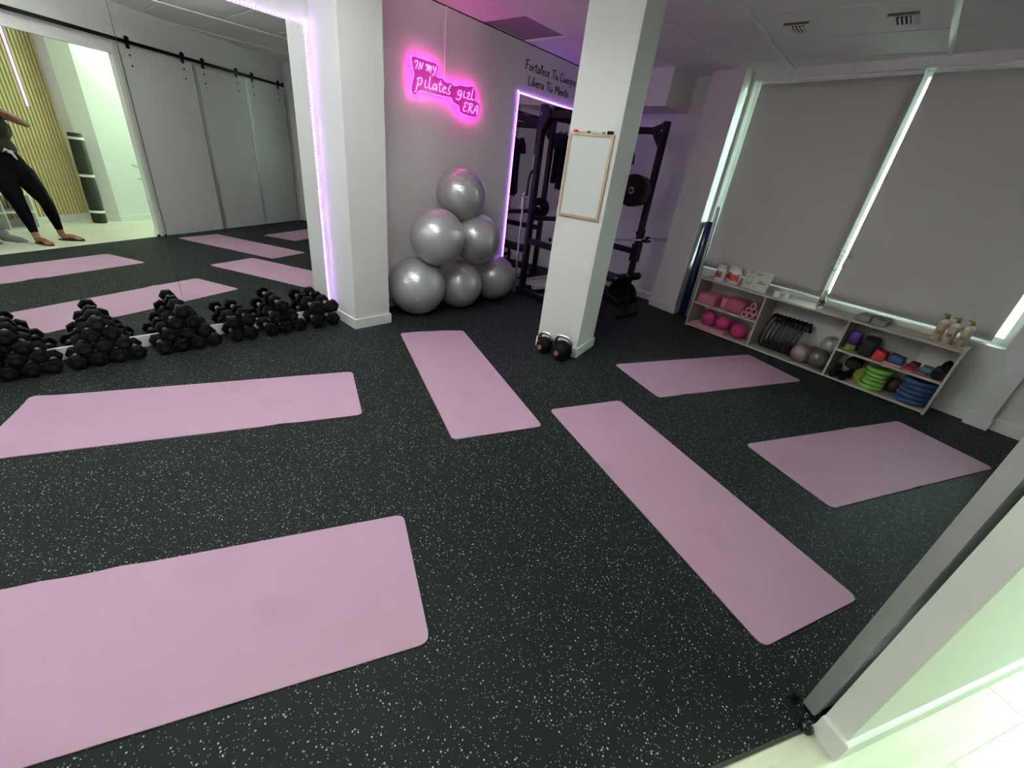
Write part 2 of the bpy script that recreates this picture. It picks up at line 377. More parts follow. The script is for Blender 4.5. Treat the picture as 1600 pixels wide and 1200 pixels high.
# ceiling ------------------------------------------------------------
cl = struct('ceiling', MB().prism([(-0.12, -3.7), Dxy(-5.7, -2.7), Dxy(4.7, -2.7), Dxy(4.7, 0), (6.6, 5.3), Wxy(-0.3, .15), (-0.12, 6.3)], CEIL+0.02, CEIL+0.12), mat('ceiling_void', (.10, .10, .10), .9))
xs = [0.0, 0.56, 1.14, 1.72, 2.30, 3.48, 4.66, 5.84, 7.02]
ys = [4.10+0.6*k for k in range(-13, 4)]
tm = {}
def inside(x, y):
    # keep tiles over the gym and the entry room
    p = DM.inverted() @ Vector((x, y, 0))
    q = WM.inverted() @ Vector((x, y, 0))
    return q.y < 0.9 and p.y > -2.9 and p.x > -6 and p.x < 5
for i in range(len(xs)-1):
    for yy in ys:
        x0, x1 = xs[i], xs[i+1]
        if not inside((x0+x1)/2, yy+0.3): continue
        wkey = round(x1-x0, 2)
        dark = (i == 0 and abs(yy-3.5) < 0.05)
        key = (wkey, dark)
        if key not in tm:
            me = bpy.data.meshes.new('ceiling_tile'); b = MB().box(0.008, wkey-0.008, 0.012, 0.588, 0.0, 0.02, bev=0.003)
            me.from_pydata(b.v, [], b.f); me.materials.append(TILE_DARK if dark else TILE); tm[key] = me
        o = bpy.data.objects.new('ceiling_tile', tm[key]); COL.objects.link(o); o.parent = cl
        o.location = (x0, yy, CEIL+(0.012 if dark else 0))
        if dark: o['label'] = 'dark grey ceiling tile'
for x in xs[1:7]:
    wbar = 0.019 if x > 2.2 else 0.006
    y1 = 5.9 if x < 1 else (5.35 if x < 1.9 else 5.72-0.2256*(x-2.01)-0.02)
    MB().box(x-wbar, x+wbar, -3.5, y1, CEIL-(0.010 if x > 2.2 else 0), CEIL+0.006).build('grid_bar', GRID, cl)
for yy in ys[1:]:
    MB().box(0.0, 5.9 if yy < 5.0 else 3.0, yy-0.004, yy+0.004, CEIL+0.002, CEIL+0.006).build('grid_bar', GRID, cl)
# dark cut-line strip at the ceiling edge along the neon wall
MB().box(0.0, 0.012, 2.2, 5.5, CEIL-0.006, CEIL+0.001).build('dark_edge_strip', mat('dark_joint', (0.03, 0.02, 0.02), 0.9), cl)
# =================================================================== ADDED FILL LAMPS (unseen ceiling panels and hanging lamps)
def panel(x, y, rz, strength, col, label, size=0.58):  # unseen panel added to light the entry room
    t = empty('ceiling_fill_panel', (x, y, CEIL), rz, label, 'added fill panel')
    M = frame(x, y, rz, CEIL)
    b = MB(); h = size/2
    for a in ((-h, h, -h, -h+.02), (-h, h, h-.02, h), (-h, -h+.02, -h, h), (h-.02, h, -h, h)): b.box(a[0], a[1], a[2], a[3], -0.012, 0.0, M)
    b.build('frame', TRIM, t)
    MB().box(-h+.02, h-.02, -h+.02, h-.02, -0.008, 0.0, M).build('diffuser', mat('fill_diffuser', (1, 1, 1), 0.5, emit=col, es=strength), t)
LC = (0.72, 1.0, 0.74)
for k, (s, d, lb) in enumerate(((-3.4, -1.1, 'added unseen square ceiling light panel farthest from the entrance door'), (-1.3, -1.5, 'added unseen square ceiling light panel in front of the slat wall, over the people'),
                            (0.9, -0.7, 'added unseen square ceiling light panel beside the palm'), (2.8, -0.7, 'added unseen square ceiling light panel just inside the entrance door'))):
    p = D(s, d); panel(p.x, p.y, TH, ENTRY_FILL, LC, lb)
def hanging_fill(x, y, rz, label, up):           # unseen lamp added to brighten the gym, shining down and up at the ceiling
    t = empty('added_fill_lamp', (x, y, 2.44), rz, label, 'added fill lamp'); M = frame(x, y, rz, 2.44)
    MB().box(-.62, .62, -.17, .17, .006, .040, M, bev=.004).build('fill_lamp_body', TRIM, t)
    GC = (0.95, 1.0, 1.0)
    MB().box(-.60, .60, -.15, .15, -.002, .006, M).build('diffuser', mat('fill_diffuser', (1, 1, 1), 0.5, emit=GC, es=GYM_FILL), t)
    MB().box(-.60, .60, -.15, .15, .040, .046, M).build('diffuser', mat('fill_diffuser', (1, 1, 1), 0.5, emit=GC, es=up), t)
    for q in (-.5, .5): MB().tube([M @ Vector((q, 0, .04)), M @ Vector((q, 0, CEIL-2.44))], .0015, 5).build('wire', GREYM, t)
hanging_fill(1.45, 0.95, 0.2, 'added suspended fill lamp over the mat parallel to the mirror, shining up and down', GYM_FILL_UP)
hanging_fill(2.30, 0.70, 0.2, 'added suspended fill lamp over the mat closest to the camera, shining up and down', GYM_FILL_UP)
hanging_fill(1.20, -1.90, 0.2, 'added suspended fill lamp at the rear of the gym, shining up and down', GYM_FILL_UP)
# =================================================================== MIRRORS AND LED STRIPS
def mirror(name, y0, y1, z0, z1, label, splits=()):
    t = empty(name, (0, (y0+y1)/2, z0), 0, label, 'mirror')
    ed = [y0, *splits, y1]
    for a, c in zip(ed[:-1], ed[1:]):
        MB().box(0.003, 0.008, a+0.0012, c-0.0012, z0, z1).build('mirror_pane', MIRROR, t)
    MB().box(0.0, 0.003, y0, y1, z0, z1).build('backing', mat('mirror_backing', (0.05, 0.05, 0.05), 0.9), t)
mirror('wall_mirror', -3.3, 1.739, 0.090, 2.215, 'tall frameless mirror wall behind the dumbbell piles', (-1.6, 0.636))
mirror('wall_mirror', 4.112, 5.70, 0.10, 2.212, 'mirror behind the squat rack, under the black script lettering')
def led(path, label, tape=LEDBASE):
    t = empty('led_strip', (0, path[0][0], path[0][1]), 0, label, 'LED strip')
    b = MB(); d = MB()
    for (a, c) in zip(path[:-1], path[1:]):
        A = Vector((0, *a)); C = Vector((0, *c)); L = (C-A).length; u = (C-A)/L
        if abs(u.z) > .5: b.box(0.0, 0.010, A.y-.002, A.y+.002, min(A.z, C.z), max(A.z, C.z))
        else: b.box(0.0, 0.010, min(A.y, C.y), max(A.y, C.y), A.z-.002, A.z+.002)
        n = int(L/0.0235)
        for k in range(n+1):
            p = A+u*(L*k/n); h = .0042
            d.box(0.010, 0.0135, p.y-h, p.y+h, p.z-h, p.z+h)
    b.build('led_tape', tape, t)
    o = d.build('led_bead', LEDDOT, t); o['kind'] = 'stuff'
led([(-3.3, 2.226), (1.747, 2.226), (1.747, 0.10)], 'purple LED strip along the top and pillar side of the mirror wall')
led([(4.100, 0.42), (4.100, 2.224), (5.712, 2.224), (5.712, 0.42)], 'purple LED strip framing the mirror behind the squat rack', LEDBASE2)
# LED strip hanging on the slat wall of the entry room
t = empty('led_strip', tuple(SM @ Vector((0.36, 0.004, 1.46))), SLA, 'short vertical purple LED strip on the slatted wood wall', 'LED strip')
MB().box(0.350, 0.372, 0.0, 0.012, 1.46, CEIL-.01, SM).build('led_tape', mat('led_tape_violet', (.8, .6, 1), .5, emit=(0.72, 0.28, 1.0), es=1.6), t)
d = MB()
for k in range(50): d.box(0.357, 0.365, 0.012, 0.015, 1.465+.0235*k, 1.472+.0235*k, SM)
d.build('led_bead', LEDDOT, t)['kind'] = 'stuff'

# =================================================================== STROKE LETTERING
G = {  # cap height 1, x-height .55; (advance, strokes)
 'F': (.62, [[(.15, 0), (.2, .5), (.22, .98)], [(.05, .95), (.3, 1.0), (.6, .98)], [(.18, .52), (.48, .55)]]),
 'o': (.50, [[(.25, .52), (.1, .42), (.06, .2), (.16, .02), (.32, .05), (.42, .25), (.38, .46), (.25, .52)]]),
 'r': (.42, [[(.06, .52), (.1, .3), (.1, 0)], [(.1, .3), (.2, .48), (.38, .52)]]),
 't': (.40, [[(.2, .9), (.16, .5), (.16, .12), (.26, 0), (.38, .08)], [(.02, .6), (.36, .64)]]),
 'a': (.52, [[(.4, .46), (.22, .52), (.07, .32), (.08, .08), (.22, .02), (.36, .18), (.42, .5), (.4, .12), (.5, .02)]]),
 'l': (.32, [[(.1, .3), (.24, .7), (.22, 1.0), (.12, .9), (.1, .4), (.14, .05), (.3, .04)]]),
 'e': (.44, [[(.06, .26), (.3, .32), (.34, .46), (.2, .54), (.07, .38), (.07, .12), (.2, 0), (.4, .1)]]),
 'c': (.42, [[(.36, .46), (.2, .53), (.06, .34), (.07, .1), (.2, 0), (.4, .1)]]),
 'T': (.66, [[(.02, .92), (.35, .98), (.66, .95)], [(.34, .97), (.32, .5), (.34, 0)]]),
 'u': (.52, [[(.06, .52), (.06, .15), (.16, .01), (.3, .1), (.4, .5), (.4, .12), (.52, .04)]]),
 'C': (.66, [[(.56, .86), (.4, 1.0), (.16, .82), (.05, .45), (.14, .1), (.36, 0), (.6, .16)]]),
 'p': (.50, [[(.08, .52), (.08, .1), (.05, -.38)], [(.08, .36), (.24, .54), (.4, .38), (.34, .1), (.1, .06)]]),
 'L': (.56, [[(.14, 1.0), (.1, .5), (.08, .02), (.3, 0), (.52, .04)]]),
 'i': (.26, [[(.1, .5), (.1, .12), (.2, .02)], [(.12, .74), (.13, .8)]]),
 'b': (.48, [[(.1, 1.0), (.08, .4), (.1, .04), (.28, .0), (.4, .2), (.3, .44), (.1, .36)]]),
 'M': (.86, [[(.06, 0), (.12, .55), (.2, .98), (.32, .5), (.42, .3), (.54, .6), (.68, .98), (.72, .5), (.8, 0)]]),
 'n': (.50, [[(.06, .52), (.08, 0)], [(.08, .32), (.24, .54), (.36, .44), (.36, .1), (.48, .03)]]),
 '.': (.2, [[(.06, .02), (.1, .04)]]),
 ' ': (.36, []),
 # neon alphabet
 'I': (.50, [[(.02, .72), (.06, .92), (.26, 1.0), (.42, .9), (.34, .5), (.22, 0)]]),
 'N': (.66, [[(.1, 0), (.18, .5), (.2, 1.0), (.32, .6), (.46, 0), (.52, .5), (.62, 1.0)]]),
 'm': (.92, [[(.0, .7), (.08, .95), (.24, .9), (.2, .4), (.12, 0), (.26, .6), (.42, .98), (.46, .7), (.4, .05), (.54, .6), (.7, .95), (.74, .6), (.7, .02)]]),
 'Y': (.62, [[(.08, .98), (.1, .6), (.22, .5), (.38, .64), (.5, 1.0)], [(.48, .9), (.4, .2), (.24, -.22), (.06, -.16)]]),
 'P': (.60, [[(.12, .62), (.1, .1), (.02, -.45)], [(.0, .5), (.14, .64), (.36, .7), (.46, .48), (.34, .14), (.1, .1)]]),
 'k': (.34, [[(.1, .98), (.08, .5), (.08, .12), (.2, .0), (.34, .1)]]),
 'y': (.40, [[(.14, .6), (.1, .2), (.18, 0), (.36, .08)]]),
 's': (.46, [[(.32, .66), (.3, .82), (.22, .5), (.1, .34), (.26, .24), (.34, .08), (.2, -.04), (.04, .04)]]),
 'g': (.56, [[(.42, .5), (.22, .58), (.07, .36), (.14, .1), (.32, .14), (.44, .5), (.4, -.1), (.22, -.32), (-.04, -.2)]]),
 'z': (.46, [[(.04, .42), (.18, .6), (.32, .52), (.2, .22), (.1, .02), (.28, -.02), (.46, .06)]]),
 'E': (.62, [[(.5, .86), (.36, 1.0), (.14, .9), (.16, .64), (.36, .54), (.12, .46), (.04, .2), (.2, 0), (.5, .14)]]),
 'R': (.66, [[(.12, 0), (.16, .5), (.2, .95)], [(.02, .84), (.2, 1.0), (.46, .94), (.5, .7), (.2, .52), (.4, .3), (.6, .02)]]),
 'A': (.64, [[(.02, .04), (.16, .4), (.3, .8), (.46, 1.0), (.54, .7), (.54, .3), (.54, 0)], [(.12, .4), (.34, .42), (.6, .4)]]),
}
def smooth(pts, it=2):
    for _ in range(it):
        q = [pts[0]]
        for a, c in zip(pts[:-1], pts[1:]):
            q += [(a[0]*.75+c[0]*.25, a[1]*.75+c[1]*.25), (a[0]*.25+c[0]*.75, a[1]*.25+c[1]*.75)]
        q.append(pts[-1]); pts = q
    return pts
def letters(text, cap, width, origin, U, V, rad, m, parent, name='letter', slant=0.12, flat=None, n=6):
    tot = sum(G[ch][0] for ch in text); kx = width/tot; x = 0
    for ch in text:
        adv, st = G[ch]
        if st:
            b = MB()
            for s_ in st:
                P = [origin+U*((x+(px+slant*py)/1.0)*kx)+V*(py*cap) for px, py in smooth(s_, 2)]
                b.tube(P, rad, n)
            b.build(name, m, parent, smooth='all')
        x += adv
# neon sign -----------------------------------------------------------
t = empty('neon_sign', (0.0, 3.1, 1.9), 0, 'glowing pink neon sign reading IN MY pilates girl ERA', 'neon sign')
def yz(y, z, x=0.040): return Vector((x, y, z))
def ndir(y0, z0, y1, z1): v = Vector((0, y1-y0, z1-z0)); return v.normalized()
U = Vector((0, 1, 0)); V = Vector((0, 0, 1))
letters('IN mY', 0.060, 0.245, yz(2.680, 2.153), U, V, 0.0034, NEON, t)
letters('Pykates', 0.098, 0.405, yz(2.705, 2.030), U, V, 0.0036, NEON, t)
letters('gyzk', 0.098, 0.225, yz(3.180, 2.032), U, V, 0.0036, NEON, t)
letters('ERA', 0.085, 0.210, yz(3.262, 1.919), U, V, 0.0034, NEON, t)
outline = [(2.655, 2.219), (2.675, 2.238), (2.709, 2.240), (2.82, 2.238), (2.915, 2.239), (2.951, 2.225), (2.949, 2.195), (2.925, 2.145), (2.967, 2.137), (3.000, 2.140), (3.034, 2.122), (3.075, 2.120), (3.109, 2.130), (3.145, 2.110),
           (3.19, 2.118), (3.231, 2.131), (3.294, 2.133), (3.340, 2.140), (3.385, 2.153), (3.42, 2.135), (3.432, 2.09), (3.429, 2.039), (3.494, 2.026), (3.503, 1.972), (3.485, 1.915), (3.449, 1.894), (3.372, 1.889), (3.300, 1.893),
           (3.235, 1.907), (3.222, 1.957), (3.150, 1.972), (3.120, 2.008), (3.00, 2.003), (2.88, 2.000), (2.76, 2.002), (2.725, 1.985), (2.705, 1.957), (2.675, 1.960), (2.656, 1.988), (2.670, 2.05), (2.690, 2.102), (2.672, 2.16)]
def yzprism(pts, x0, x1):
    return MB().prism([(p[0], p[1]) for p in pts], x0, x1, Matrix(((0, 0, 1, 0), (1, 0, 0, 0), (0, 1, 0, 0), (0, 0, 0, 1))))
yzprism(outline, 0.024, 0.032).build('acrylic_panel', ACRYL, t)
MB().tube([yz(a, b_, 0.028) for a, b_ in outline], 0.0035, 6, closed=True).build('glowing_edge', NEONBK, t)
for (a, b_) in ((2.75, 2.222), (3.405, 2.125), (2.69, 1.98), (3.47, 1.91)):
    MB().tube([yz(a, b_, 0.0), yz(a, b_, 0.034)], 0.006, 8).build('standoff', CHROME, t)
tag(MB().box(0.0, 0.014, 3.042, 3.060, 2.13, CEIL-0.006).build('cable_trunking', TRIM), 'thin white cable trunking from the ceiling down to the neon sign', 'cable trunking')
# wall lettering
INK = mat('black_vinyl_lettering', (0.01, 0.01, 0.01), 0.5)
t = empty('wall_lettering', (0.0, 4.6, 2.3), 0, 'black script wall lettering reading Fortalece Tu Cuerpo Libera Tu Mente.', 'wall lettering')
letters('Fortalece Tu Cuerpo', 0.088, 0.965, yz(4.165, 2.452, 0.002), ndir(4.16, 2.452, 5.12, 2.464), V, 0.0048, INK, t, slant=.02, n=5)
letters('Libera Tu Mente.', 0.088, 0.80, yz(4.235, 2.320, 0.002), ndir(4.23, 2.320, 5.03, 2.326), V, 0.0048, INK, t, slant=.02, n=5)

# =================================================================== YOGA MATS
def yoga_mat(o, ang, L, label, waves=(), curl=0):
    W = 0.61; R = 0.035; nu, nv = 64, 12; th = 0.005
    us = [0, .003, .008, .015, .024, R]; us = us+[R+(L-2*R)*i/nu for i in range(1, nu)]+[L-x for x in us[::-1]]
    vs_ = []
    for u in us:
        du = min(u, L-u); ins = 0 if du >= R else R-math.sqrt(max(0, R*R-(R-du)**2))
        for k in range(nv+1):
            v = ins+(W-2*ins)*k/nv; z = th+0.001
            for (wu, wv, amp, wd_) in waves: z += amp*math.exp(-((u-wu)/wd_)**2)*math.exp(-((v-wv)/0.12)**2)
            if curl: q = max(0, 0.16-math.hypot(u-L, v-0.0)); z += q*q*curl
            vs_.append((u, v, z))
    n = nv+1; m_ = len(us)
    fs = [(i*n+k, (i+1)*n+k, (i+1)*n+k+1, i*n+k+1) for i in range(m_-1) for k in range(nv)]
    ob_ = MB().add(vs_, fs).build('yoga_mat', MATPINK, None)
    ob_.matrix_basis = Matrix.Translation((o[0], o[1], 0)) @ Matrix.Rotation(ang, 4, 'Z')
    md = ob_.modifiers.new('thickness', 'SOLIDIFY'); md.thickness = th; md.offset = -1
    tag(ob_, label, 'yoga mat', 'pink yoga mats on the rubber floor')
def ori(x, y, a, s): return (x+math.cos(a)*s, y+math.sin(a)*s)
yoga_mat((2.547, 1.924), 2.729, 1.727, 'pink yoga mat with a wavy far end, between the white pillar and the column', [(1.72, .20, .008, .05), (1.72, .42, .008, .05)])
yoga_mat((4.268, 1.990), 2.725, 1.727, 'long pink yoga mat running diagonally from the kettlebells toward the doorway jamb')
# mats laid across
def across(o, a, L, label, waves=()):
    ww = ori(o[0], o[1], a, 0.61)                 # width direction a, length direction a+90
    yoga_mat(ww, a+PI/2, L, label, waves)
across((3.596, 4.572), 2.702, 1.727, 'pink yoga mat nearest the shelf unit, past the column', [(1.45, .6, .006, .05)])
across((4.877, 4.120), 2.664, 1.700, 'pink yoga mat nearest the window wall pilaster, a ripple in its edge', [(.62, .02, .006, .05), (.9, .6, .006, .04)])
def backm(o, a, L, label, **k):                   # o = corner nearest the mirror at the far end; length runs backwards
    yoga_mat(o, a+PI, L, label, **k)
a5 = 1.170; q5 = (1.189+math.sin(a5)*0.0, 1.333-math.cos(a5)*0.0)
def fix(o, a):   # corner so that local +v points away from the mirror side
    return o
yoga_mat((1.189, 1.333), a5+PI, 1.727, 'pink yoga mat parallel to the mirror, in front of the dumbbell piles', [(.45, .60, .006, .05)], curl=.35)
yoga_mat((2.613, 0.811), 1.122+PI, 1.727, 'pink yoga mat closest to the camera, with a slight ripple in its edge', [(1.02, .02, .007, .06), (1.25, .02, .005, .05)])

# =================================================================== DUMBBELLS
def dumbbell_proto(R, hl, L):
    t = empty('dumbbell', (0, 0, 0))
    M = Matrix.Rotation(PI/2, 4, 'Y')
    for s in (-1, 1):
        b = MB(); prof = [(R*.62, -hl/2), (R*.93, -hl/2+.006), (R, -hl/2+.014), (R, hl/2-.014), (R*.93, hl/2-.006), (R*.62, hl/2)]
        Mx = Matrix.Translation((s*(L/2-hl/2), 0, 0)) @ M @ Matrix.Rotation(PI/6, 4, 'Z')
        b.lathe(prof, 6, Mx); b.build('head', BLACK, t)
        c = MB(); c.lathe([(R*.38, 0), (R*.38, .003)], 12, Matrix.Translation((s*(L/2-0.001) if s > 0 else -L/2-.002, 0, 0)) @ M)
        c.build('end_cap', mat('dark_end_cap', (0.010, 0.010, 0.010), 0.4, spec=.3) if 'dark_end_cap' not in bpy.data.materials else bpy.data.materials['dark_end_cap'], t)
    h = MB().tube([(-(L/2-hl), 0, 0), (-L*.12, 0, 0), (0, 0, 0), (L*.12, 0, 0), (L/2-hl, 0, 0)], [.014, .018, .0195, .018, .014], 12)
    h.build('handle', HANDLE, t, smooth='all')
    return t
def pile(y0, sp, rows, R, hl, L, z0, dz, desc, ang=0):
    proto = dumbbell_proto(R, hl, L); first = True
    lev = {0: 'bottom row', 1: 'second row', 2: 'third row', 3: 'top'}
    for r, cnt in enumerate(rows):
        yy = y0+(rows[0]-cnt)*sp/2 if rows[1] < rows[0] else y0
        for k in range(cnt):
            o = proto if first else copy_tree(proto); first = False
            jit = random.uniform(-.008, .008)
            o.location = (0.030+L/2+jit*.6+(0.012 if r == 0 else 0), yy+k*sp, z0+r*dz)
            o.rotation_euler = (random.choice((0, 0, PI/6, .12, -.12)), 0, random.uniform(-.06, .06)+ang)
            if cnt == 1: pos = 'alone at the top'
            else:
                pos = ('top row' if r == len(rows)-1 else lev[r])+', '+(['pillar end', 'next to pillar end', 'next to far end', 'far end'] if cnt == 4 else
                       (['pillar end', 'middle', 'far end'] if cnt == 3 else ['pillar side', 'far side']))[cnt-1-k]
            tag(o, 'black hex dumbbell, '+desc+', '+pos, 'dumbbell', 'hex dumbbells piled along the mirror')
pile(-0.412, .095, [4, 3, 2, 1], 0.0475, 0.0528, .205, .052, .072, 'pile farthest from pillar')
pile(-0.024, .100, [4, 3, 2, 1], 0.0494, 0.0546, .210, .054, .077, 'pile second farthest from pillar')
pile(0.419, .105, [4, 3, 2, 1], 0.0513, 0.0554, .215, .056, .080, 'tall pyramid by mirror joint')
pile(0.879, .112, [2, 2], 0.0532, 0.0581, .218, .058, .104, 'low square stack')
pile(1.135, .117, [3, 2, 1], 0.0551, 0.0590, .222, .060, .090, 'three-tier pyramid')
pile(1.526, .134, [2, 2], 0.0608, 0.0634, .232, .066, .117, 'big square stack against pillar')

# =================================================================== EXERCISE BALLS
def ball(c, r, label, proto=[None]):
    t = empty('exercise_ball', c, 0, label, 'exercise ball', 'silver exercise balls stacked by the neon wall')
    n, m_ = 48, 96; prof = []
    for i in range(m_+1):
        a = PI*i/m_; rr = r*(1+0.0022*math.sin(i*2.1)*(0.15 < i/m_ < .85))
        prof.append((max(1e-4, rr*math.sin(a)), -rr*math.cos(a)))
    T = Matrix.Translation(c) @ Matrix.Rotation(random.uniform(-.25, .25), 4, 'X') @ Matrix.Rotation(random.uniform(-.2, .2), 4, 'Y')
    MB().lathe(prof, n, T).build('ball_skin', BALL, t, smooth='all')
    p = T @ Vector((r*.995*math.cos(.6), -r*.995*math.sin(.6), 0.0)) if r > .28 else T @ Vector((-r*.999, 0, 0))
    MB().ball(p, .008, 10, 6).build('plug', WHITEP, t, smooth='all')
ball((0.305, 2.540, 0.290), 0.290, 'silver exercise ball on the floor touching the white pillar, the biggest')
ball((0.335, 3.080, 0.260), 0.260, 'silver exercise ball in the middle of the bottom row')
ball((0.280, 3.680, 0.266), 0.266, 'silver exercise ball on the floor nearest the squat rack')
ball((0.465, 2.660, 0.795), 0.265, 'silver exercise ball in the second row, on the pillar side')
ball((0.360, 3.269, 0.746), 0.260, 'silver exercise ball in the second row, on the rack side')
ball((0.262, 3.110, 1.172), 0.252, 'silver exercise ball on the very top of the stack')

# =================================================================== SQUAT RACK
RA = math.atan2(0.99, 0.16)                       # local x: along the bar; local y: towards the wall
XD = Vector((0.16, 0.987, 0)); YD = Vector((-0.985, 0.165, 0))
RL, FR_, FL, RR = Vector((0.276, 4.258, 0)), Vector((1.300, 5.225, 0)), Vector((1.115, 4.135, 0)), Vector((0.455, 5.360, 0))
def V(*a): return Vector(a)
t = empty('squat_rack', (0.8, 4.75, 0), 0, 'tall black squat rack standing behind the column', 'squat rack')
H = 2.14
def rpost(p, nm='upright'):
    M = Matrix.Translation(p) @ Matrix.Rotation(RA, 4, 'Z'); b = MB().box(-.036, .036, -.03, .03, 0, H, M, bev=.004)
    o = b.build(nm, BLACKM, t)
    h = MB()
    for k in range(26):
        z = .35+k*.068
        h.lathe([(.0085, 0), (.0085, .001)], 8, M @ Matrix.Translation((0, -.0305, z)) @ Matrix.Rotation(PI/2, 4, 'X'))
    q = h.build('hole', mat('hole_black', (.002, .002, .002), .9) if 'hole_black' not in bpy.data.materials else bpy.data.materials['hole_black'], o); q['kind'] = 'stuff'
for p in (RL, RR, FL, FR_): rpost(p)
def beam(a, c, z, h=.07, wd_=.055, nm='crossbeam', m=BLACKM):
    d_ = (c-a); L = d_.length; M = Matrix.Translation((a.x, a.y, z)) @ Matrix.Rotation(math.atan2(d_.y, d_.x), 4, 'Z')
    return MB().box(0.03, L-.03, -wd_/2, wd_/2, -h/2, h/2, M, bev=.004).build(nm, m, t)
beam(RL, FL, 2.045); beam(RR, FR_, 2.045); beam(RL, RR, 2.045)
beam(RL, FL, 0.68); beam(RR, FR_, 0.70); beam(RL, RR, .055, h=.08); beam(RL, FL, .04, h=.07); beam(RR, FR_, .04, h=.07)
beam(RL, RR, 0.95, h=.05)
for p, q in ((FL, RL), (FR_, RR), (RL, FL), (RR, FR_)):   # gusset plates
    d_ = (q-p).normalized(); s_ = Vector((-d_.y, d_.x, 0))
    b = MB(); 
    vv = [p+d_*.03+Vector((0, 0, 2.13)), p+d_*.05+Vector((0, 0, 2.11)), p+d_*.14+Vector((0, 0, 2.08)), p+d_*.14+Vector((0, 0, 2.01)), p+d_*.05+Vector((0, 0, 1.90)), p+d_*.03+Vector((0, 0, 1.88))]
    b.add([v+s_*.034 for v in vv]+[v+s_*.042 for v in vv], [(0, 1, 2, 3, 4, 5), (11, 10, 9, 8, 7, 6)]+[(i, 6+i, 6+(i+1) % 6, (i+1) % 6) for i in range(6)])
    b.add([v-s_*.034 for v in vv]+[v-s_*.042 for v in vv], [(0, 1, 2, 3, 4, 5), (11, 10, 9, 8, 7, 6)]+[(i, 6+i, 6+(i+1) % 6, (i+1) % 6) for i in range(6)])
    b.build('gusset_plate', BLACKM, t)
    for z in (2.045,):
        MB().lathe([(.011, 0), (.009, .006)], 8, Matrix.Translation(p+d_*.02+Vector((0, 0, z))-s_*.048 if s_.y > 0 else p+d_*.02+Vector((0, 0, z))+s_*.042) @ Matrix.Rotation(math.atan2(-abs(s_.y), -s_.x*(1 if s_.y > 0 else -1)), 4, 'Z') @ Matrix.Rotation(PI/2, 4, 'Y')).build('bolt', CHROME, t)
# multi-grip pull-up bar across the rear uprights
MB().tube([RL+V(.05, .1, 2.12), (RL*.7+RR*.3)+V(.16, 0, 2.12), (RL*.3+RR*.7)+V(.16, 0, 2.12), RR+V(.05, -.1, 2.12)], .016, 8).build('pull_up_bar', BLACKM, t, smooth=True)
MB().tube([RL+V(.1, .1, 2.07), (RL+RR)/2+V(.12, 0, 2.10), RR+V(.1, -.1, 2.07)], .014, 8).build('rear_grip', STEEL, t, smooth=True)
# j-hooks
for p in (FR_, FL):
    b = MB(); M = Matrix.Translation(p+Vector((0, 0, .88))) @ Matrix.Rotation(RA, 4, 'Z')
    b.box(-.044, .044, -.040, -.030, -.10, .10, M); b.box(-.03, .03, -.115, -.035, -.048, -.030, M); b.box(-.03, .03, -.118, -.108, -.04, .03, M)
    b.box(-.046, .046, -.036, .036, .03, .07, M)
    b.build('bar_hook', BLACKM, t)
# short braces under the hook
M = Matrix.Translation(FR_+Vector((0, 0, .70))) @ Matrix.Rotation(RA, 4, 'Z')
MB().box(-.05, .05, -.045, .045, -.12, .10, M).build('sleeve_collar', BLACKM, t)
# storage pegs
PEGS = [(FR_+Vector((-.10, -.02, 1.40)), -XD), (RR+Vector((-.02, -.03, .99)), -XD)]
for p, d_ in PEGS:
    MB().tube([p+XD*.06, p-XD*.228], .024, 12).build('storage_peg', BLACKM, t, smooth=True)
# weight plates on the pegs
def plate(c, axis, R, th, label, group, m=BLACK, name='weight_plate', hub=None):
    q = axis.to_track_quat('Z', 'Y').to_matrix().to_4x4(); M = Matrix.Translation(c) @ q
    t_ = empty(name, c, 0, label, 'weight plate', group)
    b = MB(); n = 36
    prof = [(.026, -th/2), (R*.30, -th/2), (R*.34, -th*.28), (R*.80, -th*.28), (R*.84, -th/2), (R-.006, -th/2), (R, -th/2+.006), (R, th/2-.006), (R-.006, th/2), (R*.84, th/2), (R*.80, th*.28), (R*.34, th*.28), (R*.30, th/2), (.026, th/2)]
    b.lathe(prof+[prof[0]], n, M); b.f = b.f[:-2]
    b.build('plate_body', m, t_, smooth=True)
    MB().lathe([(.024, -th/2-.001), (.036, -th/2-.001), (.036, th/2+.001), (.024, th/2+.001), (.024, -th/2-.001)], 24, M).build('hub_ring', hub or STEEL, t_, smooth=True)
RIM = mat('grey_plate_rim', (.03, .035, .035), .25)
for k, R in enumerate((.178, .178, .174, .170)):
    plate(PEGS[0][0]-XD*(.20-.045*k), -XD, R, .036, 'black weight plate on the rack post beside the corner pillar, '+['outermost', 'second from outside', 'third from outside', 'innermost'][k], 'plates on the front peg', RIM if k else BLACK)
for k, R in enumerate((.14, .14)):
    plate(PEGS[1][0]-XD*(.10-.05*k), -XD, R, .040, 'small black weight plate on the rear rack post, '+['outer one', 'inner one'][k], 'plates on the rear peg')
# barbell
bc = (FL+FR_)/2+Vector((0, 0, .862))-YD*.075; BX = (FR_-FL).normalized()
t2 = empty('barbell', bc, 0, 'long chrome barbell resting in the rack hooks', 'barbell')
MB().tube([bc-BX*.66, bc+BX*.66], .014, 12).build('shaft', CHROME, t2, smooth=True)
for s in (-1, 1):
    MB().tube([bc+BX*s*.66, bc+BX*s*.69], .037, 16).build('collar', CHROME, t2, smooth=True)
    MB().tube([bc+BX*s*.69, bc+BX*s*1.06], .025, 16).build('sleeve', STEEL, t2, smooth=True)
    MB().tube([bc+BX*s*1.06, bc+BX*s*1.066], .020, 16).build('end_cap', BLACK, t2, smooth=True)
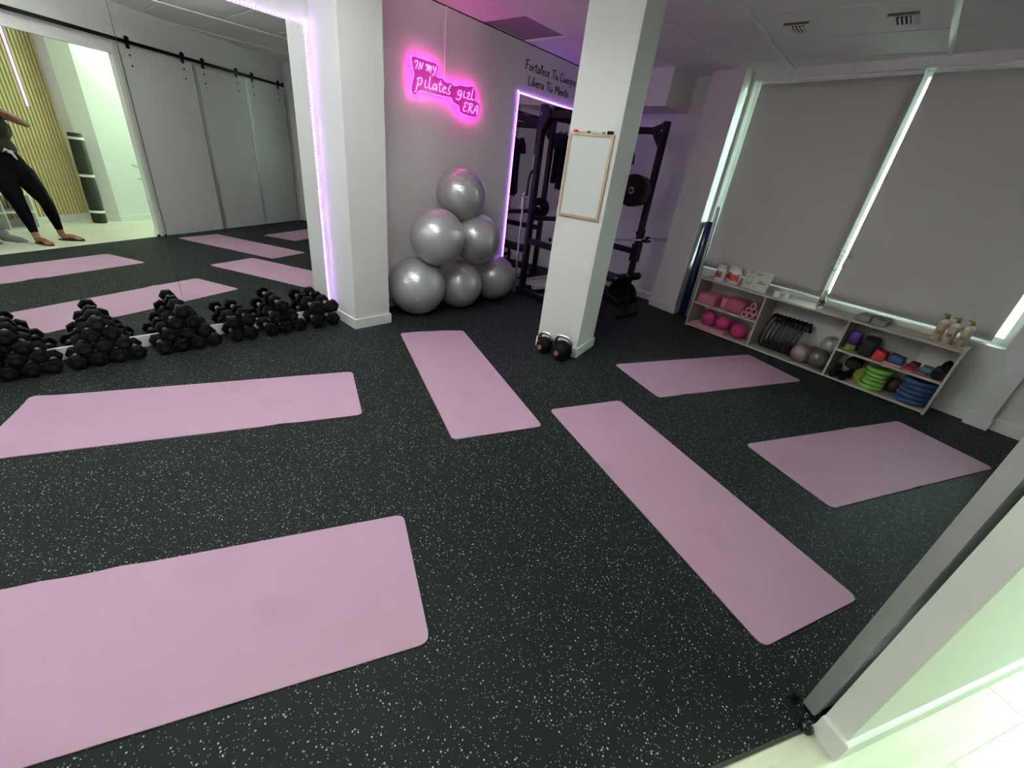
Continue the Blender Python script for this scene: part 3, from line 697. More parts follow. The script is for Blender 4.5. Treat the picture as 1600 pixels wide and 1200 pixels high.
# barbell leaning upright by the mirror, with spring collars
t3 = empty('short_barbell', (.150, 4.20, 0), 0, 'slim chrome barbell standing upright beside the rack mirror edge', 'barbell')
P0, P1 = Vector((.200, 4.19, 0.0)), Vector((.150, 4.225, 1.22))
def on(k): return P0.lerp(P1, k)
MB().tube([on(.0), on(.16)], .024, 12).build('sleeve', STEEL, t3, smooth=True)
MB().tube([on(.16), on(.86)], .0135, 12).build('shaft', CHROME, t3, smooth=True)
MB().tube([on(.86), on(1.0)], .024, 12).build('sleeve', CHROME, t3, smooth=True)
for k in (.865, .955):
    MB().tube([on(k)+Vector((.045*math.cos(a), .045*math.sin(a), 0)) for a in [2*PI*i/14 for i in range(14)]], .006, 6, closed=True).build('spring_collar', STEEL, t3, smooth='all')
# resistance band hanging on a strap
t4 = empty('hanging_band', (.20, 4.33, 1.9), 0, 'black rubber handle hanging from a chain beside the rack upright', 'resistance band')
hx, hy = .19, 4.285
MB().tube([(hx, hy, 2.0), (hx, hy-.01, 1.64)], .008, 6).build('strap', FABK, t4)
for k in range(6):
    MB().tube([(hx+(.008*math.cos(a) if k % 2 else 0), hy+(0 if k % 2 else .008*math.cos(a)), 1.630-.024*k+.016*math.sin(a)) for a in [2*PI*i/10 for i in range(10)]], .0025, 5, closed=True).build('chain_link', STEEL, t4)
MB().tube([(hx, hy-.055, 1.19), (hx, hy-.052, 1.36), (hx, hy-.03, 1.44), (hx, hy, 1.475), (hx, hy+.03, 1.44), (hx, hy+.052, 1.36), (hx, hy+.055, 1.19)], .012, 8).build('rubber_loop', BLACK, t4, smooth='all')
# =================================================================== BENCH
t = empty('weight_bench', (1.35, 4.78, 0), 0, 'low black weight bench with foam leg rollers in front of the rack', 'weight bench')
V3 = Vector
MB().tube([V3((1.60, 4.54, .03)), V3((1.615, 4.60, .035)), V3((1.62, 4.93, .035)), V3((1.61, 4.99, .03))], .030, 10).build('foot_bar', BLACKM, t, smooth=True)
for y in (4.535, 4.99): MB().ball((1.607, y, .032), .036, 10, 8).build('rubber_foot', BLACK, t, smooth='all')
MB().tube([V3((1.60, 4.765, .05)), V3((1.53, 4.74, .46))], .024, 10).build('front_post', BLACKM, t, smooth=True)
MB().tube([V3((1.59, 4.765, .10)), V3((.62, 4.93, .30))], .026, 8).build('main_rail', BLACKM, t, smooth=True)
MB().tube([V3((.62, 4.70, .03)), V3((.62, 5.16, .03))], .028, 8).build('rear_foot_bar', BLACKM, t, smooth=True)
MB().tube([V3((.62, 4.93, .04)), V3((.66, 4.93, .40))], .024, 8).build('rear_post', BLACKM, t, smooth=True)
M = Matrix.Translation((1.18, 4.83, .40)) @ Matrix.Rotation(-.17, 4, 'Z'); MB().box(-.20, .20, -.14, .14, -.03, .03, M, bev=.012).build('seat_pad', FABK, t)
M = Matrix.Translation((.64, 4.92, .43)) @ Matrix.Rotation(-.17, 4, 'Z') @ Matrix.Rotation(-.05, 4, 'Y'); MB().box(-.30, .30, -.14, .14, -.03, .03, M, bev=.012).build('back_pad', FABK, t)
ax = V3((.12, .99, 0)); rc = V3((1.53, 4.73, .475))
MB().tube([rc-ax*.30, rc+ax*.30], .010, 8).build('roller_axle', CHROME, t, smooth=True)
for s in (-1, 1): MB().tube([rc+ax*s*.035, rc+ax*s*.05, rc+ax*s*.19, rc+ax*s*.205], [.034, .046, .046, .034], 14).build('foam_roller', BLACK, t, smooth='all')
rc2 = V3((1.585, 4.76, .20))
MB().tube([rc2-ax*.20, rc2+ax*.20], .009, 8).build('lower_axle', CHROME, t, smooth=True)
for s in (-1, 1): MB().tube([rc2+ax*s*.03, rc2+ax*s*.04, rc2+ax*s*.16, rc2+ax*s*.17], [.03, .040, .040, .03], 14).build('foam_roller', BLACK, t, smooth='all')
for k, (dx, dz) in enumerate(((0, .09), (0, .34), (.01, .28))): MB().ball((1.585-dz*.15+.022, 4.755, dz+.04), .010, 8, 6).build('bolt', CHROME, t)
# bumper plates standing behind the bench
for k, (x, y, lb) in enumerate(((1.34, 5.06, 'big black bumper plate standing behind the bench rollers'), (1.27, 5.14, 'second black bumper plate behind the bench, half hidden'))):
    plate(V3((x, y, .172)), V3((.35, -.93, .0)), .172, .055, lb, 'bumper plates by the bench', hub=BLACKM)
# step board at the rack base
t = empty('step_board', (.30, 4.72, 0), 0, 'grey-white aerobic step lying at the foot of the rack', 'step')
M = frame(.33, 4.70, math.atan2(.6, .1)); MB().box(-.30, .30, -.12, .12, .05, .12, M, bev=.012).build('platform', mat('pale_grey_plastic', (.45, .46, .45), .5), t)
for s in (-1, 1): MB().box(s*.24-.05, s*.24+.05, -.11, .11, 0.0, .05, M, bev=.006).build('riser', BLACK, t)
t = empty('floor_weight', (.46, 4.98, 0), 0, 'small orange and black hand weight on the floor behind the step', 'hand weight')
MB().tube([(.44, 4.96, .06), (.46, 5.10, .06)], [.055, .055], 12).build('weight_body', mat('orange_rubber', (.35, .08, .02), .5), t, smooth=True)
# =================================================================== CLOTHES ON THE BACK WALL
t = empty('clothes_rail', (.38, 5.60, 2.17), 0, 'light wooden rail board hung under the soffit holding hangers', 'clothes rail')
MB().box(0.10, 0.70, -0.44, -0.30, 2.165, 2.183, BM).build('board', FRAMEW, t)
MB().tube([BM @ V3((.11, -.37, 2.135)), BM @ V3((.69, -.37, 2.135))], .009, 8).build('rod', STEEL, t, smooth=True)
for x in (.125, .675): MB().box(x-.008, x+.008, -.38, -.36, 2.125, 2.308, BM).build('bracket', FRAMEW, t)
PINKP = mat('pink_cloth', (.62, .18, .34), .8); LILAC = mat('pale_hanger_plastic', (.70, .60, .68), .4)
def hanger(x, label, M0=BM, y=-.37, z=2.13, tilt=0.25):
    t_ = empty('clothes_hanger', tuple(M0 @ V3((x, y, z))), 0, label, 'hanger', 'pale clothes hangers')
    M = M0 @ Matrix.Translation((x, y, z)) @ Matrix.Rotation(tilt, 4, 'Z')
    MB().tube([M @ V3(p) for p in ((0.012, 0, -.012), (.016, 0, .004), (.004, 0, .018), (-.012, 0, .012), (-.010, 0, -.01), (0, 0, -.03), (0, 0, -.10))], .0035, 6).build('hook', LILAC, t_, smooth='all')
    MB().tube([M @ V3(p) for p in ((0, 0, -.10), (.10, 0, -.15), (.20, 0, -.20), (.19, 0, -.215), (0, 0, -.215), (-.19, 0, -.215), (-.20, 0, -.20), (-.10, 0, -.15), (0, 0, -.10))], .0045, 6).build('hanger_frame', LILAC, t_, smooth='all')
def shirt(x, label, m, w=.40, L=.62, M0=BM, y=-.37, z=2.13, tilt=0.25, sleeves=True, name='t_shirt', group='clothes on hangers'):
    M = M0 @ Matrix.Translation((x, y, z)) @ Matrix.Rotation(tilt, 4, 'Z'); b = MB(); n = 14; rows = 16
    for sd in (1, -1):
        vs_ = []
        for i in range(rows+1):
            f_ = i/rows; zz = -.105-L*f_
            hw = w/2*(.28+.72*min(1, f_*9)**.6)*(1-.10*math.sin(PI*f_))
            for k in range(n+1):
                u = k/n*2-1; xx = u*hw; sag = -.055*abs(u)**1.3*max(0, 1-f_*6)*1.4
                dep = (.018+.022*math.sqrt(max(0, 1-u*u)))*(.35+.65*min(1, f_*3))+.006*math.sin(u*13+f_*3)
                zz2 = zz+sag+(.03*math.sin(u*7+x*9) if i == rows else 0)
                vs_.append(M @ V3((xx, sd*dep*(1 if abs(u) < 1 else 0.0), zz2)))
        q = n+1; fs = [(i*q+k, i*q+k+1, (i+1)*q+k+1, (i+1)*q+k) for i in range(rows) for k in range(n)]
        b.add(vs_, fs if sd < 0 else [f[::-1] for f in fs])
    if sleeves:
        for s in (-1, 1):
            b.tube([M @ V3((s*w*.40, 0, -.17)), M @ V3((s*w*.52, 0, -.25)), M @ V3((s*w*.56, 0, -.34))], [.055, .06, .062], 10)
    o = b.build(name, m, None, smooth='all'); o['label'] = label; o['category'] = 'shirt'; o['group'] = group
    return o
DARKP = mat('dark_plum_fabric', (.03, .012, .025), .9)
for k, (x, a) in enumerate(((.32, 'nearest the mirror'), (.45, 'in the middle'), (.54, 'farthest from the mirror'))):
    hanger(x, 'pale clothes hanger on the wooden rail, '+a, tilt=1.2)
    shirt(x, 'black shirt hanging on the wooden rail, '+a, FABK, tilt=1.2, w=.34, L=.66 if k != 1 else .74)
o = shirt(.20, 'pink top hanging behind the black shirts', PINKP, w=.30, L=.30, z=2.13, tilt=1.2, sleeves=False, name='pink_shirt')
# pink bag hung lower on the wall
t = empty('pink_hanging_bag', tuple(BM @ V3((.55, -.04, 1.1))), 0, 'pink drawstring bag hung on the back wall below the shirts', 'bag')
MB().box(.40, .59, -.07, -.005, 1.08, 1.20, BM, bev=.02).build('bag_body', PINKP, t)
for x in (.415, .575): MB().tube([BM @ V3((x, -.05, 1.08)), BM @ V3((x, -.05, 1.28))], .008, 6).build('strap', mat('pale_pink_strap', (.8, .5, .6), .6), t)
# long dark garment hanging inside the rack
RKM = Matrix.Identity(4)
hanger(.88, 'pale clothes hanger on the rack beam holding the long dark garment', M0=RKM, y=5.02, z=2.02, tilt=1.45)
shirt(.88, 'long dark plum garment hanging inside the rack, seen in the mirror', DARKP, w=.44, L=.80, M0=RKM, y=5.02, z=2.02, tilt=1.45, name='long_garment')

# =================================================================== WHITEBOARD AND KETTLEBELLS AT THE COLUMN
c0, c1 = Vector((1.603, 2.9945, 0)), Vector((1.995, 3.080, 0)); ca = math.atan2(c1.y-c0.y, c1.x-c0.x); CM = frame(c0.x, c0.y, ca)
t = empty('whiteboard', tuple(CM @ V3((.24, 0, 1.17))), ca, 'whiteboard in a thin wooden frame on the column', 'whiteboard')
wx0, wx1, wz0, wz1 = .014, .368, 1.178, 1.770
MB().box(wx0+.004, wx1-.004, -.012, 0.0, wz0+.004, wz1-.004, CM).build('board', mat('whiteboard_surface', (.62, .64, .63), .22), t)
for a in ((wx0, wx0+.019, wz0, wz1), (wx1-.019, wx1, wz0, wz1), (wx0+.019, wx1-.019, wz0, wz0+.019), (wx0+.019, wx1-.019, wz1-.019, wz1)):
    MB().box(a[0], a[1], -.020, 0.0, a[2], a[3], CM).build('frame_strip', FRAMEW, t)
def onboard(nm, label, cat, x0, x1, h, m, parts=None):
    t_ = empty(nm, tuple(CM @ V3(((x0+x1)/2, -.01, wz1))), ca, label, cat)
    MB().box(x0, x1, -.020, -.002, wz1, wz1+h, CM, bev=.003).build('body', m, t_)
    return t_
onboard('board_eraser', 'small red eraser on top of the whiteboard frame', 'eraser', .041, .074, .016, mat('red_felt', (.5, .03, .03), .8))
onboard('board_eraser', 'black eraser on top of the whiteboard frame', 'eraser', .308, .354, .022, BLACK)
for k, (x0, x1, lb, mc) in enumerate(((.084, .152, 'white marker with a dark cap lying on the frame beside the red eraser', (.03, .03, .05)), (.192, .270, 'white marker lying on the frame beside the black eraser', (.25, .15, .08)))):
    t_ = empty('marker_pen', tuple(CM @ V3((x0, -.01, wz1+.007))), ca, lb, 'marker')
    MB().tube([CM @ V3((x0, -.011, wz1+.007)), CM @ V3((x1, -.011, wz1+.007))], .006, 8).build('barrel', WHITEP, t_, smooth=True)
    MB().tube([CM @ V3((x1, -.011, wz1+.007)), CM @ V3((x1+.022, -.011, wz1+.007))], .0068, 8).build('cap', mat('marker_cap', mc, .4), t_, smooth=True)
def kettlebell(x, y, R, hh, rz, label):
    t_ = empty('kettlebell', (x, y, 0), rz, label, 'kettlebell', 'kettlebells at the foot of the column')
    M = frame(x, y, rz); cz = R*.92
    MB().ball(M @ V3((0, 0, cz)), R, 28, 18, sc=(1, .92, 1)).build('bell', BLACK, t_, smooth='all')
    MB().lathe([(R*.6, 0), (R*.62, .012)], 20, M).build('base', BLACK, t_, smooth=True)
    w_ = R*.80; zt = cz+R*.55+hh
    P = [(-w_*.78, 0, cz+R*.45), (-w_, 0, cz+R*.8), (-w_*1.02, 0, zt-.045), (-w_*.80, 0, zt-.012), (-w_*.45, 0, zt), (w_*.45, 0, zt), (w_*.80, 0, zt-.012), (w_*1.02, 0, zt-.045), (w_, 0, cz+R*.8), (w_*.78, 0, cz+R*.45)]
    Q = [Vector(p) for p in P]; S = [Q[0]]
    for _ in range(2):
        S = [Q[0]]
        for a, c in zip(Q[:-1], Q[1:]): S += [a.lerp(c, .25), a.lerp(c, .75)]
        S.append(Q[-1]); Q = S
    MB().tube([M @ p for p in Q], .0165, 12).build('handle', CHROME, t_, smooth='all')
    for s in (-1, 1): MB().tube([M @ V3((s*w_*.74, 0, cz+R*.40)), M @ V3((s*w_*.98, 0, cz+R*.80))], [.027, .021], 12).build('collar', BLACK, t_, smooth=True)
    o = MB(); o.lathe([(.001, 0), (.020, 0), (.023, .004), (.023, .008)], 20, M @ Matrix.Translation((-R*.15, -R*.90, cz-.005)) @ Matrix.Rotation(PI/2-.12, 4, 'X') @ Matrix.Rotation(-.15, 4, 'Y'))
    o.build('badge', mat('copper_badge', (.24, .085, .06), .5) if 'copper_badge' not in bpy.data.materials else bpy.data.materials['copper_badge'], t_, smooth=True)
kettlebell(1.752, 2.915, .078, .075, .20, 'smaller black kettlebell with a chrome handle, away from the column corner')
kettlebell(1.940, 2.925, .092, .085, .20, 'larger black kettlebell with a chrome handle by the column corner')
# =================================================================== SHELF UNIT AND ITS CONTENTS
SHA = math.atan2(-.1807, .9837); SH = frame(2.191, 5.200, SHA)
def S(x, y, z=0.0): return SH @ V3((x, y, z))
t = empty('shelf_unit', tuple(S(1.17, .16)), SHA, 'long low pale wood shelf unit with three bays under the window', 'shelf unit')
SD, SL, SHT, TK = 0.33, 2.345, 0.596, 0.018
MB().box(0, SL, 0, SD, SHT-TK, SHT, SH).build('top_board', BIRCH, t)
MB().box(0, SL, 0, SD, 0.012, 0.012+TK, SH).build('bottom_board', BIRCH, t)
for x in (0, .768, 1.538, SL-TK): MB().box(x, x+TK, 0.001, SD-.001, 0.012+TK if x else 0.0, SHT-TK, SH).build('upright_panel', BIRCH, t)
MB().box(SL-TK, SL, .001, SD-.001, 0.0, 0.012, SH).build('foot', BIRCH, t)
for a, c in ((TK, .768), (1.538+TK, SL-TK)): MB().box(a, c, 0.001, SD-.001, .288, .306, SH).build('shelf_board', BIRCH, t)
MB().box(.768+TK, 1.538, SD-.006, SD-.001, .03, SHT-TK, SH).build('back_panel', mat('white_backing', (.55, .54, .52), .6), t)
MB().box(TK, .768, SD-.006, SD-.001, .33, SHT-TK-.02, SH).build('back_panel', bpy.data.materials['white_backing'], t)
MB().box(1.538+TK, SL-TK, SD-.006, SD-.001, .33, SHT-TK, SH).build('back_panel', bpy.data.materials['white_backing'], t)

PK1 = mat('pink_foam', (.48, .13, .22), .85); PK2 = mat('rose_foam', (.36, .075, .115), .85); PKB = mat('magenta_ball', (.46, .035, .155), .42); PKT = mat('pale_pink_foam', (.60, .26, .32), .8)
def sbox(name, x0, x1, y0, y1, z0, z1, m, label, cat, group=None, rot=0, bev=.006, part=None):
    cx_, cy_ = (x0+x1)/2, (y0+y1)/2; M = SH @ Matrix.Translation((cx_, cy_, 0)) @ Matrix.Rotation(rot, 4, 'Z')
    o = MB().box(x0-cx_, x1-cx_, y0-cy_, y1-cy_, z0, z1, M, bev=bev).build(name, m)
    return tag(o, label, cat, group)
g = 'pink yoga blocks on the shelf'
sbox('yoga_block', .052, .262, .02, .17, .307, .420, PK1, 'pink yoga block lying in front at the end of the upper shelf', 'yoga block', g)
sbox('yoga_block', .06, .26, .185, .31, .307, .420, PK1, 'pink yoga block hidden behind the front one', 'yoga block', g)
sbox('yoga_block', .300, .365, .09, .30, .307, .430, PK1, 'pink yoga block standing upright in the middle of the upper shelf', 'yoga block', g)
b = MB(); M = SH @ Matrix.Translation((.49, .09, 0)); b.box(-.105, .105, -.07, .16, .307, .460, M, bev=.022); o = b.build('foam_cushion', PK2); tag(o, 'dark rose foam cushion block beside the pink tubes', 'cushion')
def tube_open(p0, p1, r, rin, m, name, label, cat, group):
    d_ = (p1-p0); L = d_.length; M = Matrix.Translation(p0) @ d_.to_track_quat('Z', 'Y').to_matrix().to_4x4()
    b = MB(); b.lathe([(rin, 0), (r, 0), (r, L), (rin, L), (rin, 0)], 20, M); b.f = b.f[:-2]
    o = b.build(name, m, smooth=True); return tag(o, label, cat, group)
tr = .031
TP = [(.630, .338), (.697, .338), (.663, .397), (.731, .397), (.697, .456), (.733, .335)]
for k, (x, z) in enumerate(((.618, .338), (.681, .338), (.742, .338), (.650, .393), (.713, .393), (.682, .449))):
    tube_open(S(x, .02, z), S(x, .30, z), tr, .022, PKT, 'foam_tube', 'pink foam tube, '+['bottom row by the cushion', 'bottom row in the middle', 'bottom row against the divider', 'middle row on the cushion side', 'middle row on the divider side', 'alone on top'][k], 'foam tube', 'hollow pink foam tubes on the shelf')
def sball(x, y, z, r, m, label, group, name='pilates_ball', sq=1.0):
    t_ = empty(name, tuple(S(x, y, z)), 0, label, 'ball', group)
    MB().ball(S(x, y, z), r, 28, 18, sc=(1, 1, sq)).build('ball_skin', m, t_, smooth='all')
    MB().ball(S(x+r*.25, y-r*.93, z+r*.25), .006, 8, 6).build('plug', m, t_, smooth='all')
g = 'magenta balls in the lower bay'
sbox('folded_mat', .035, .485, .006, .20, .031, .058, PKT, 'folded pale pink mat lying under the magenta balls', 'mat', bev=.008)
sball(.215, .105, .058+.084, .084, PKB, 'magenta ball in front, nearest the blue roller', g)
sball(.400, .115, .058+.086, .086, PKB, 'magenta ball in front, in the middle', g)
sball(.600, .105, .031+.088, .088, PKB, 'magenta ball in front by the divider', g)
sball(.130, .245, .058+.075, .075, PKB, 'magenta ball at the back by the end panel', g)
sball(.505, .255, .031+.072, .072, PKB, 'magenta ball at the back between two front ones', g)
sball(.695, .24, .031+.070, .070, PKT, 'paler pink ball at the back against the divider', g)
# pilates rings
RING = mat('grey_ring_band', (.014, .015, .013), .6)
for k in range(9):
    x = .862+.042*k; R = .178
    t_ = empty('pilates_ring', tuple(S(x, .19, .032+R)), 0, 'black pilates ring, '+['first', 'second', 'third', 'fourth', 'fifth', 'sixth', 'seventh', 'eighth', 'ninth'][k]+' in the row from the pink bay', 'pilates ring', 'pilates rings in a row')
    M = S(x, .19, .034+R); ux = (SH.to_3x3() @ V3((.0, 1, 0))).normalized(); lean = .06
    RM = Matrix.Translation(M) @ Matrix.Rotation(SHA, 4, 'Z') @ Matrix.Rotation(lean, 4, 'Y') @ Matrix.Rotation(PI/2, 4, 'Y') @ Matrix.Diagonal((1, .86, 1, 1))
    b = MB(); b.lathe([(R-.006, -.014), (R+.002, -.014), (R+.002, .014), (R-.006, .014), (R-.006, -.014)], 40, RM); b.f = b.f[:-2]
    b.build('ring', RING, t_, smooth=True)
    for a in (PI/2, -PI/2+.001):
        q = M+V3((0, 0, R*math.sin(a)))+(SH.to_3x3() @ V3((1, 0, 0)))*(R*math.sin(a)*lean)
        if a > 0: MB().box(-.016, .016, -.055, .055, -.016, .020, Matrix.Translation(q) @ Matrix.Rotation(SHA, 4, 'Z'), bev=.008).build('grip_pad', BLACK, t_)
SB1 = mat('mauve_silver_ball', (.36, .27, .29), .35, .3); SB2 = mat('grey_silver_ball', (.34, .33, .32), .35, .3); SB3 = mat('dark_grey_ball', (.13, .12, .12), .35, .3)
g = 'silver balls in the middle bay'
sball(1.275, .095, .031+.098, .098, SB1, 'mauve silver ball in front beside the black rings', g)
sball(1.425, .105, .031+.100, .100, SB3, 'dark grey ball in front near the divider', g)
sball(1.335, .245, .031+.085, .085, SB1, 'mauve ball at the back between the others', g)
sball(1.452, .215, .265, .090, SB2, 'pale silver ball resting on top against the divider', g)
# right bay, upper shelf
def roll(x, y, r, z0, z1, m, label, name='rolled_band'):
    t_ = empty(name, tuple(S(x, y, z0)), 0, label, 'rolled mat')
    pts = []; M = SH @ Matrix.Translation((x, y, 0)); b = MB(); n = 60
    sp = [(r*(.25+.75*i/n)*math.cos(i*.32), r*(.25+.75*i/n)*math.sin(i*.32)) for i in range(n+1)]
    vs_ = []
    for (a, c) in sp: vs_ += [M @ V3((a, c, z0)), M @ V3((a, c, z1))]
    b.add(vs_, [(2*i, 2*i+2, 2*i+3, 2*i+1) for i in range(n)]); o = b.build('rolled_sheet', m, t_, smooth='all')
    md = o.modifiers.new('thickness', 'SOLIDIFY'); md.thickness = .004
    return t_
roll(1.628, .10, .052, .307+.062, .490, mat('purple_band', (.10, .03, .22), .6), 'rolled purple exercise band standing on the green one')
roll(1.625, .10, .050, .307, .368, mat('lime_band', (.22, .34, .05), .6), 'rolled lime green band under the purple one')
o = sbox('black_fabric_box', 1.695, 1.808, .03, .25, .307, .468, FABK, 'black fabric box between the purple roll and the red bag', 'box', bev=.015, rot=.12)
def pouch(name, x0, x1, y0, y1, z1, m, label, z0=.307):
    t_ = empty(name, tuple(S((x0+x1)/2, (y0+y1)/2, z0)), 0, label, 'pouch'); cx_, cy_ = (x0+x1)/2, (y0+y1)/2
    n, rows = 20, 8; b = MB(); vs_ = []
    for i in range(rows+1):
        f_ = i/rows; k_ = 1+.10*math.sin(PI*f_)-.12*f_
        for k in range(n):
            a = 2*PI*k/n; c_, s_ = math.cos(a), math.sin(a); e = 3.2
            rr = (abs(c_)**e+abs(s_)**e)**(-1/e)
            wr = 1+.03*math.sin(5*a+i)
            vs_.append(S(cx_+(x1-x0)/2*c_*rr*k_*wr, cy_+(y1-y0)/2*s_*rr*k_*wr, z0+(z1-z0)*f_+.006*math.sin(3*a+1)*f_))
    fs = [(i*n+k, i*n+(k+1) % n, (i+1)*n+(k+1) % n, (i+1)*n+k) for i in range(rows) for k in range(n)]+[tuple(range(n-1, -1, -1)), tuple(range(rows*n, rows*n+n))]
    b.add(vs_, fs).build('pouch_body', m, t_, smooth='all')
    MB().tube([S(cx_-.02, y0+.02, z1-.004), S(cx_, y0+.012, z1+.006), S(cx_+.03, y0+.02, z1-.004)], .004, 6).build('loop', m, t_)
pouch('drawstring_pouch', 1.812, 1.915, .03, .17, .395, mat('red_nylon', (.50, .035, .018), .6), 'bright red pouch on the upper shelf')
sbox('resistance_band', 1.908, 2.045, .02, .12, .307, .326, mat('salmon_band', (.55, .22, .20), .6), 'folded salmon pink band under the blue pouch', 'resistance band')
pouch('drawstring_pouch', 1.922, 2.040, .03, .16, .392, mat('blue_nylon', (.02, .085, .20), .6), 'blue pouch lying on a salmon band', z0=.327)
sbox('resistance_band', 2.058, 2.130, .015, .10, .307, .328, mat('coral_band', (.50, .06, .09), .55), 'coral band, lowest of the small red stack', 'resistance band')
sbox('resistance_band', 2.060, 2.132, .02, .105, .329, .350, mat('crimson_band', (.26, .02, .05), .55), 'crimson band, middle of the small red stack', 'resistance band')
sbox('resistance_band', 2.078, 2.145, .04, .13, .351, .385, mat('maroon_band', (.10, .012, .03), .6), 'maroon band, top of the small red stack', 'resistance band')
sbox('resistance_band', 2.140, 2.215, .015, .13, .307, .338, mat('violet_band', (.17, .09, .20), .6), 'folded violet band under the mint ones', 'resistance band')
for k in range(3): sbox('resistance_band', 2.150+.004*k, 2.235, .05, .15, .339+.014*k, .351+.014*k, mat('mint_band_%s' % 'abc'[k], (.20-.03*k, .34-.03*k, .29), .6), 'mint green folded band, '+['lowest', 'middle', 'topmost'][k]+' of three', 'resistance band', 'mint bands')
b = MB(); b.box(2.235, 2.318, .02, .24, .307, .40, SH, bev=.02); b.box(2.262, 2.320, .05, .26, .385, .452, SH, bev=.02); tag(b.build('gym_bag', FABK), 'crumpled black bag in the last corner of the upper shelf', 'bag')
# right bay, lower
def small_db(x, y, z, ang, label):
    t_ = empty('small_dumbbell', tuple(S(x, y, z)), SHA+ang, label, 'dumbbell', 'small dumbbells in the lower bay')
    M = SH @ Matrix.Translation((x, y, z)) @ Matrix.Rotation(ang, 4, 'Z') @ Matrix.Rotation(PI/2, 4, 'Y')
    for s in (-1, 1): MB().lathe([(.02, -.025), (.034, -.018), (.034, .018), (.02, .025)], 6, M @ Matrix.Translation((0, 0, s*.055))).build('head', BLACK, t_)
    MB().lathe([(.011, -.035), (.013, 0), (.011, .035)], 10, M).build('handle', CHROME, t_, smooth=True)
small_db(1.625, .075, .062, PI/2-.1, 'small black dumbbell in front, bottom of the bay')
small_db(1.692, .08, .062, PI/2+.05, 'small black dumbbell in front, second on the bottom')
small_db(1.62, .08, .122, PI/2+.2, 'small black dumbbell lying on top at the divider')
small_db(1.70, .20, .062, PI/2, 'small black dumbbell at the back')
sbox('black_pouch', 1.64, 1.76, .14, .30, .125, .225, FABK, 'black soft pouch behind the small dumbbells', 'pouch', bev=.02)
def disc(x, y, z, r, h, m, label, group, name='balance_disc', tilt=None, cat='balance disc'):
    M = SH @ Matrix.Translation((x, y, z))
    if tilt: M = M @ tilt
    prof = [(r*.5, 0), (r*.90, .0), (r*.98, h*.18), (r, h*.5), (r*.98, h*.82), (r*.90, h), (r*.86, h*.96), (r*.3, h*.90)]
    o = MB().lathe(prof, 32, M).build(name, m, smooth=True); tag(o, label, cat, group)
YEL = mat('yellow_green_disc', (.30, .30, .06), .5); LIME = mat('lime_disc', (.17, .40, .06), .5); BLU = mat('blue_disc', (.030, .075, .17), .5)
disc(1.815, .14, .030+.078, .078, .03, YEL, 'yellow-green disc standing on edge beside the lime stack', None, tilt=Matrix.Rotation(PI/2-.1, 4, 'X') @ Matrix.Rotation(.5, 4, 'Y'))
nm = ['lowest', 'second from below', 'third from below', 'fourth from below', 'topmost']
for k in range(5): disc(1.905+.002*k, .118, .031+.040*k, .098, .039, LIME, 'lime green balance disc, '+nm[k]+' of the stack', 'lime balance discs')
for k in range(5): disc(2.205+.003*(k % 2), .135, .031+.044*k, .118, .043, BLU, 'blue balance disc, '+nm[k]+' of the stack', 'blue balance discs')
sball(2.045, .22, .031+.07, .07, mat('dark_brown_ball', (.035, .018, .010), .6), 'dark brown ball between the lime and blue stacks', None, name='massage_ball')
# things on top ---------------------------------------------------------
LABR = mat('red_paper_label', (.42, .035, .02), .5); JARW = mat('white_jar_plastic', (.74, .78, .74), .3)
def jar(x, y, face, label, txt='REVLITE'):
    t_ = empty('supplement_jar', tuple(S(x, y, SHT)), SHA, label, 'jar', 'white jars on the shelf unit')
    M = SH @ Matrix.Translation((x, y, SHT)) @ Matrix.Rotation(face, 4, 'Z'); R = .055
    MB().lathe([(R*.93, 0), (R, .006), (R, .122), (R*.93, .140), (R*.70, .150), (R*.68, .155)], 28, M).build('jar_body', JARW, t_, smooth=True)
    MB().lathe([(R*.74, .153), (R*.76, .156), (R*.76, .176), (R*.72, .180)], 24, M).build('lid', JARW, t_, smooth=True)
    b = MB(); a0, a1, n = -PI/2-1.15, -PI/2+1.0, 18; vs_ = []
    for i in range(n+1):
        a = a0+(a1-a0)*i/n; c_, s_ = math.cos(a)*(R+.0008), math.sin(a)*(R+.0008); vs_ += [M @ V3((c_, s_, .040)), M @ V3((c_, s_, .112))]
    b.add(vs_, [(2*i, 2*i+2, 2*i+3, 2*i+1) for i in range(n)]); lb = b.build('paper_label', LABR, t_, smooth='all')
    # lettering, wrapped round the jar
    b = MB(); sp = .0125; wtxt = len(txt)*sp
    F5 = {'R': ['11', '1', '0'], }
    SEG = {'R': [[(0, 0), (0, 1), (.7, 1), (.7, .55), (0, .5), (.7, 0)]], 'E': [[(.7, 1), (0, 1), (0, 0), (.7, 0)], [(0, .5), (.55, .5)]], 'V': [[(0, 1), (.35, 0), (.7, 1)]], 'L': [[(0, 1), (0, 0), (.7, 0)]],
           'I': [[(.35, 0), (.35, 1)]], 'T': [[(0, 1), (.7, 1)], [(.35, 1), (.35, 0)]]}
    for i, ch in enumerate(txt):
        for st in SEG[ch]:
            pts = []
            for (px, py) in st:
                a = -PI/2+(-wtxt/2+i*sp+px*sp)/R; pts.append(M @ V3((math.cos(a)*(R+.0012), math.sin(a)*(R+.0012), .092+py*.012)))
            b.tube(pts, .0011, 4)
    b.build('lettering', WHITEP, lb)
    MB().box(-.004, .022, -R-.0020, -R-.0005, .056, .064, M @ Matrix.Rotation(.25, 4, 'Y')).build('pale_mark', mat('pale_print', (.7, .45, .35), .5) if 'pale_print' not in bpy.data.materials else bpy.data.materials['pale_print'], lb)
jar(.185, .085, -.35, 'white jar with a red label, nearest the blue roller')
jar(.262, .205, 0, 'white jar with a red label, standing behind the other two')
jar(.345, .120, .1, 'white jar with a red label, beside the notice board')
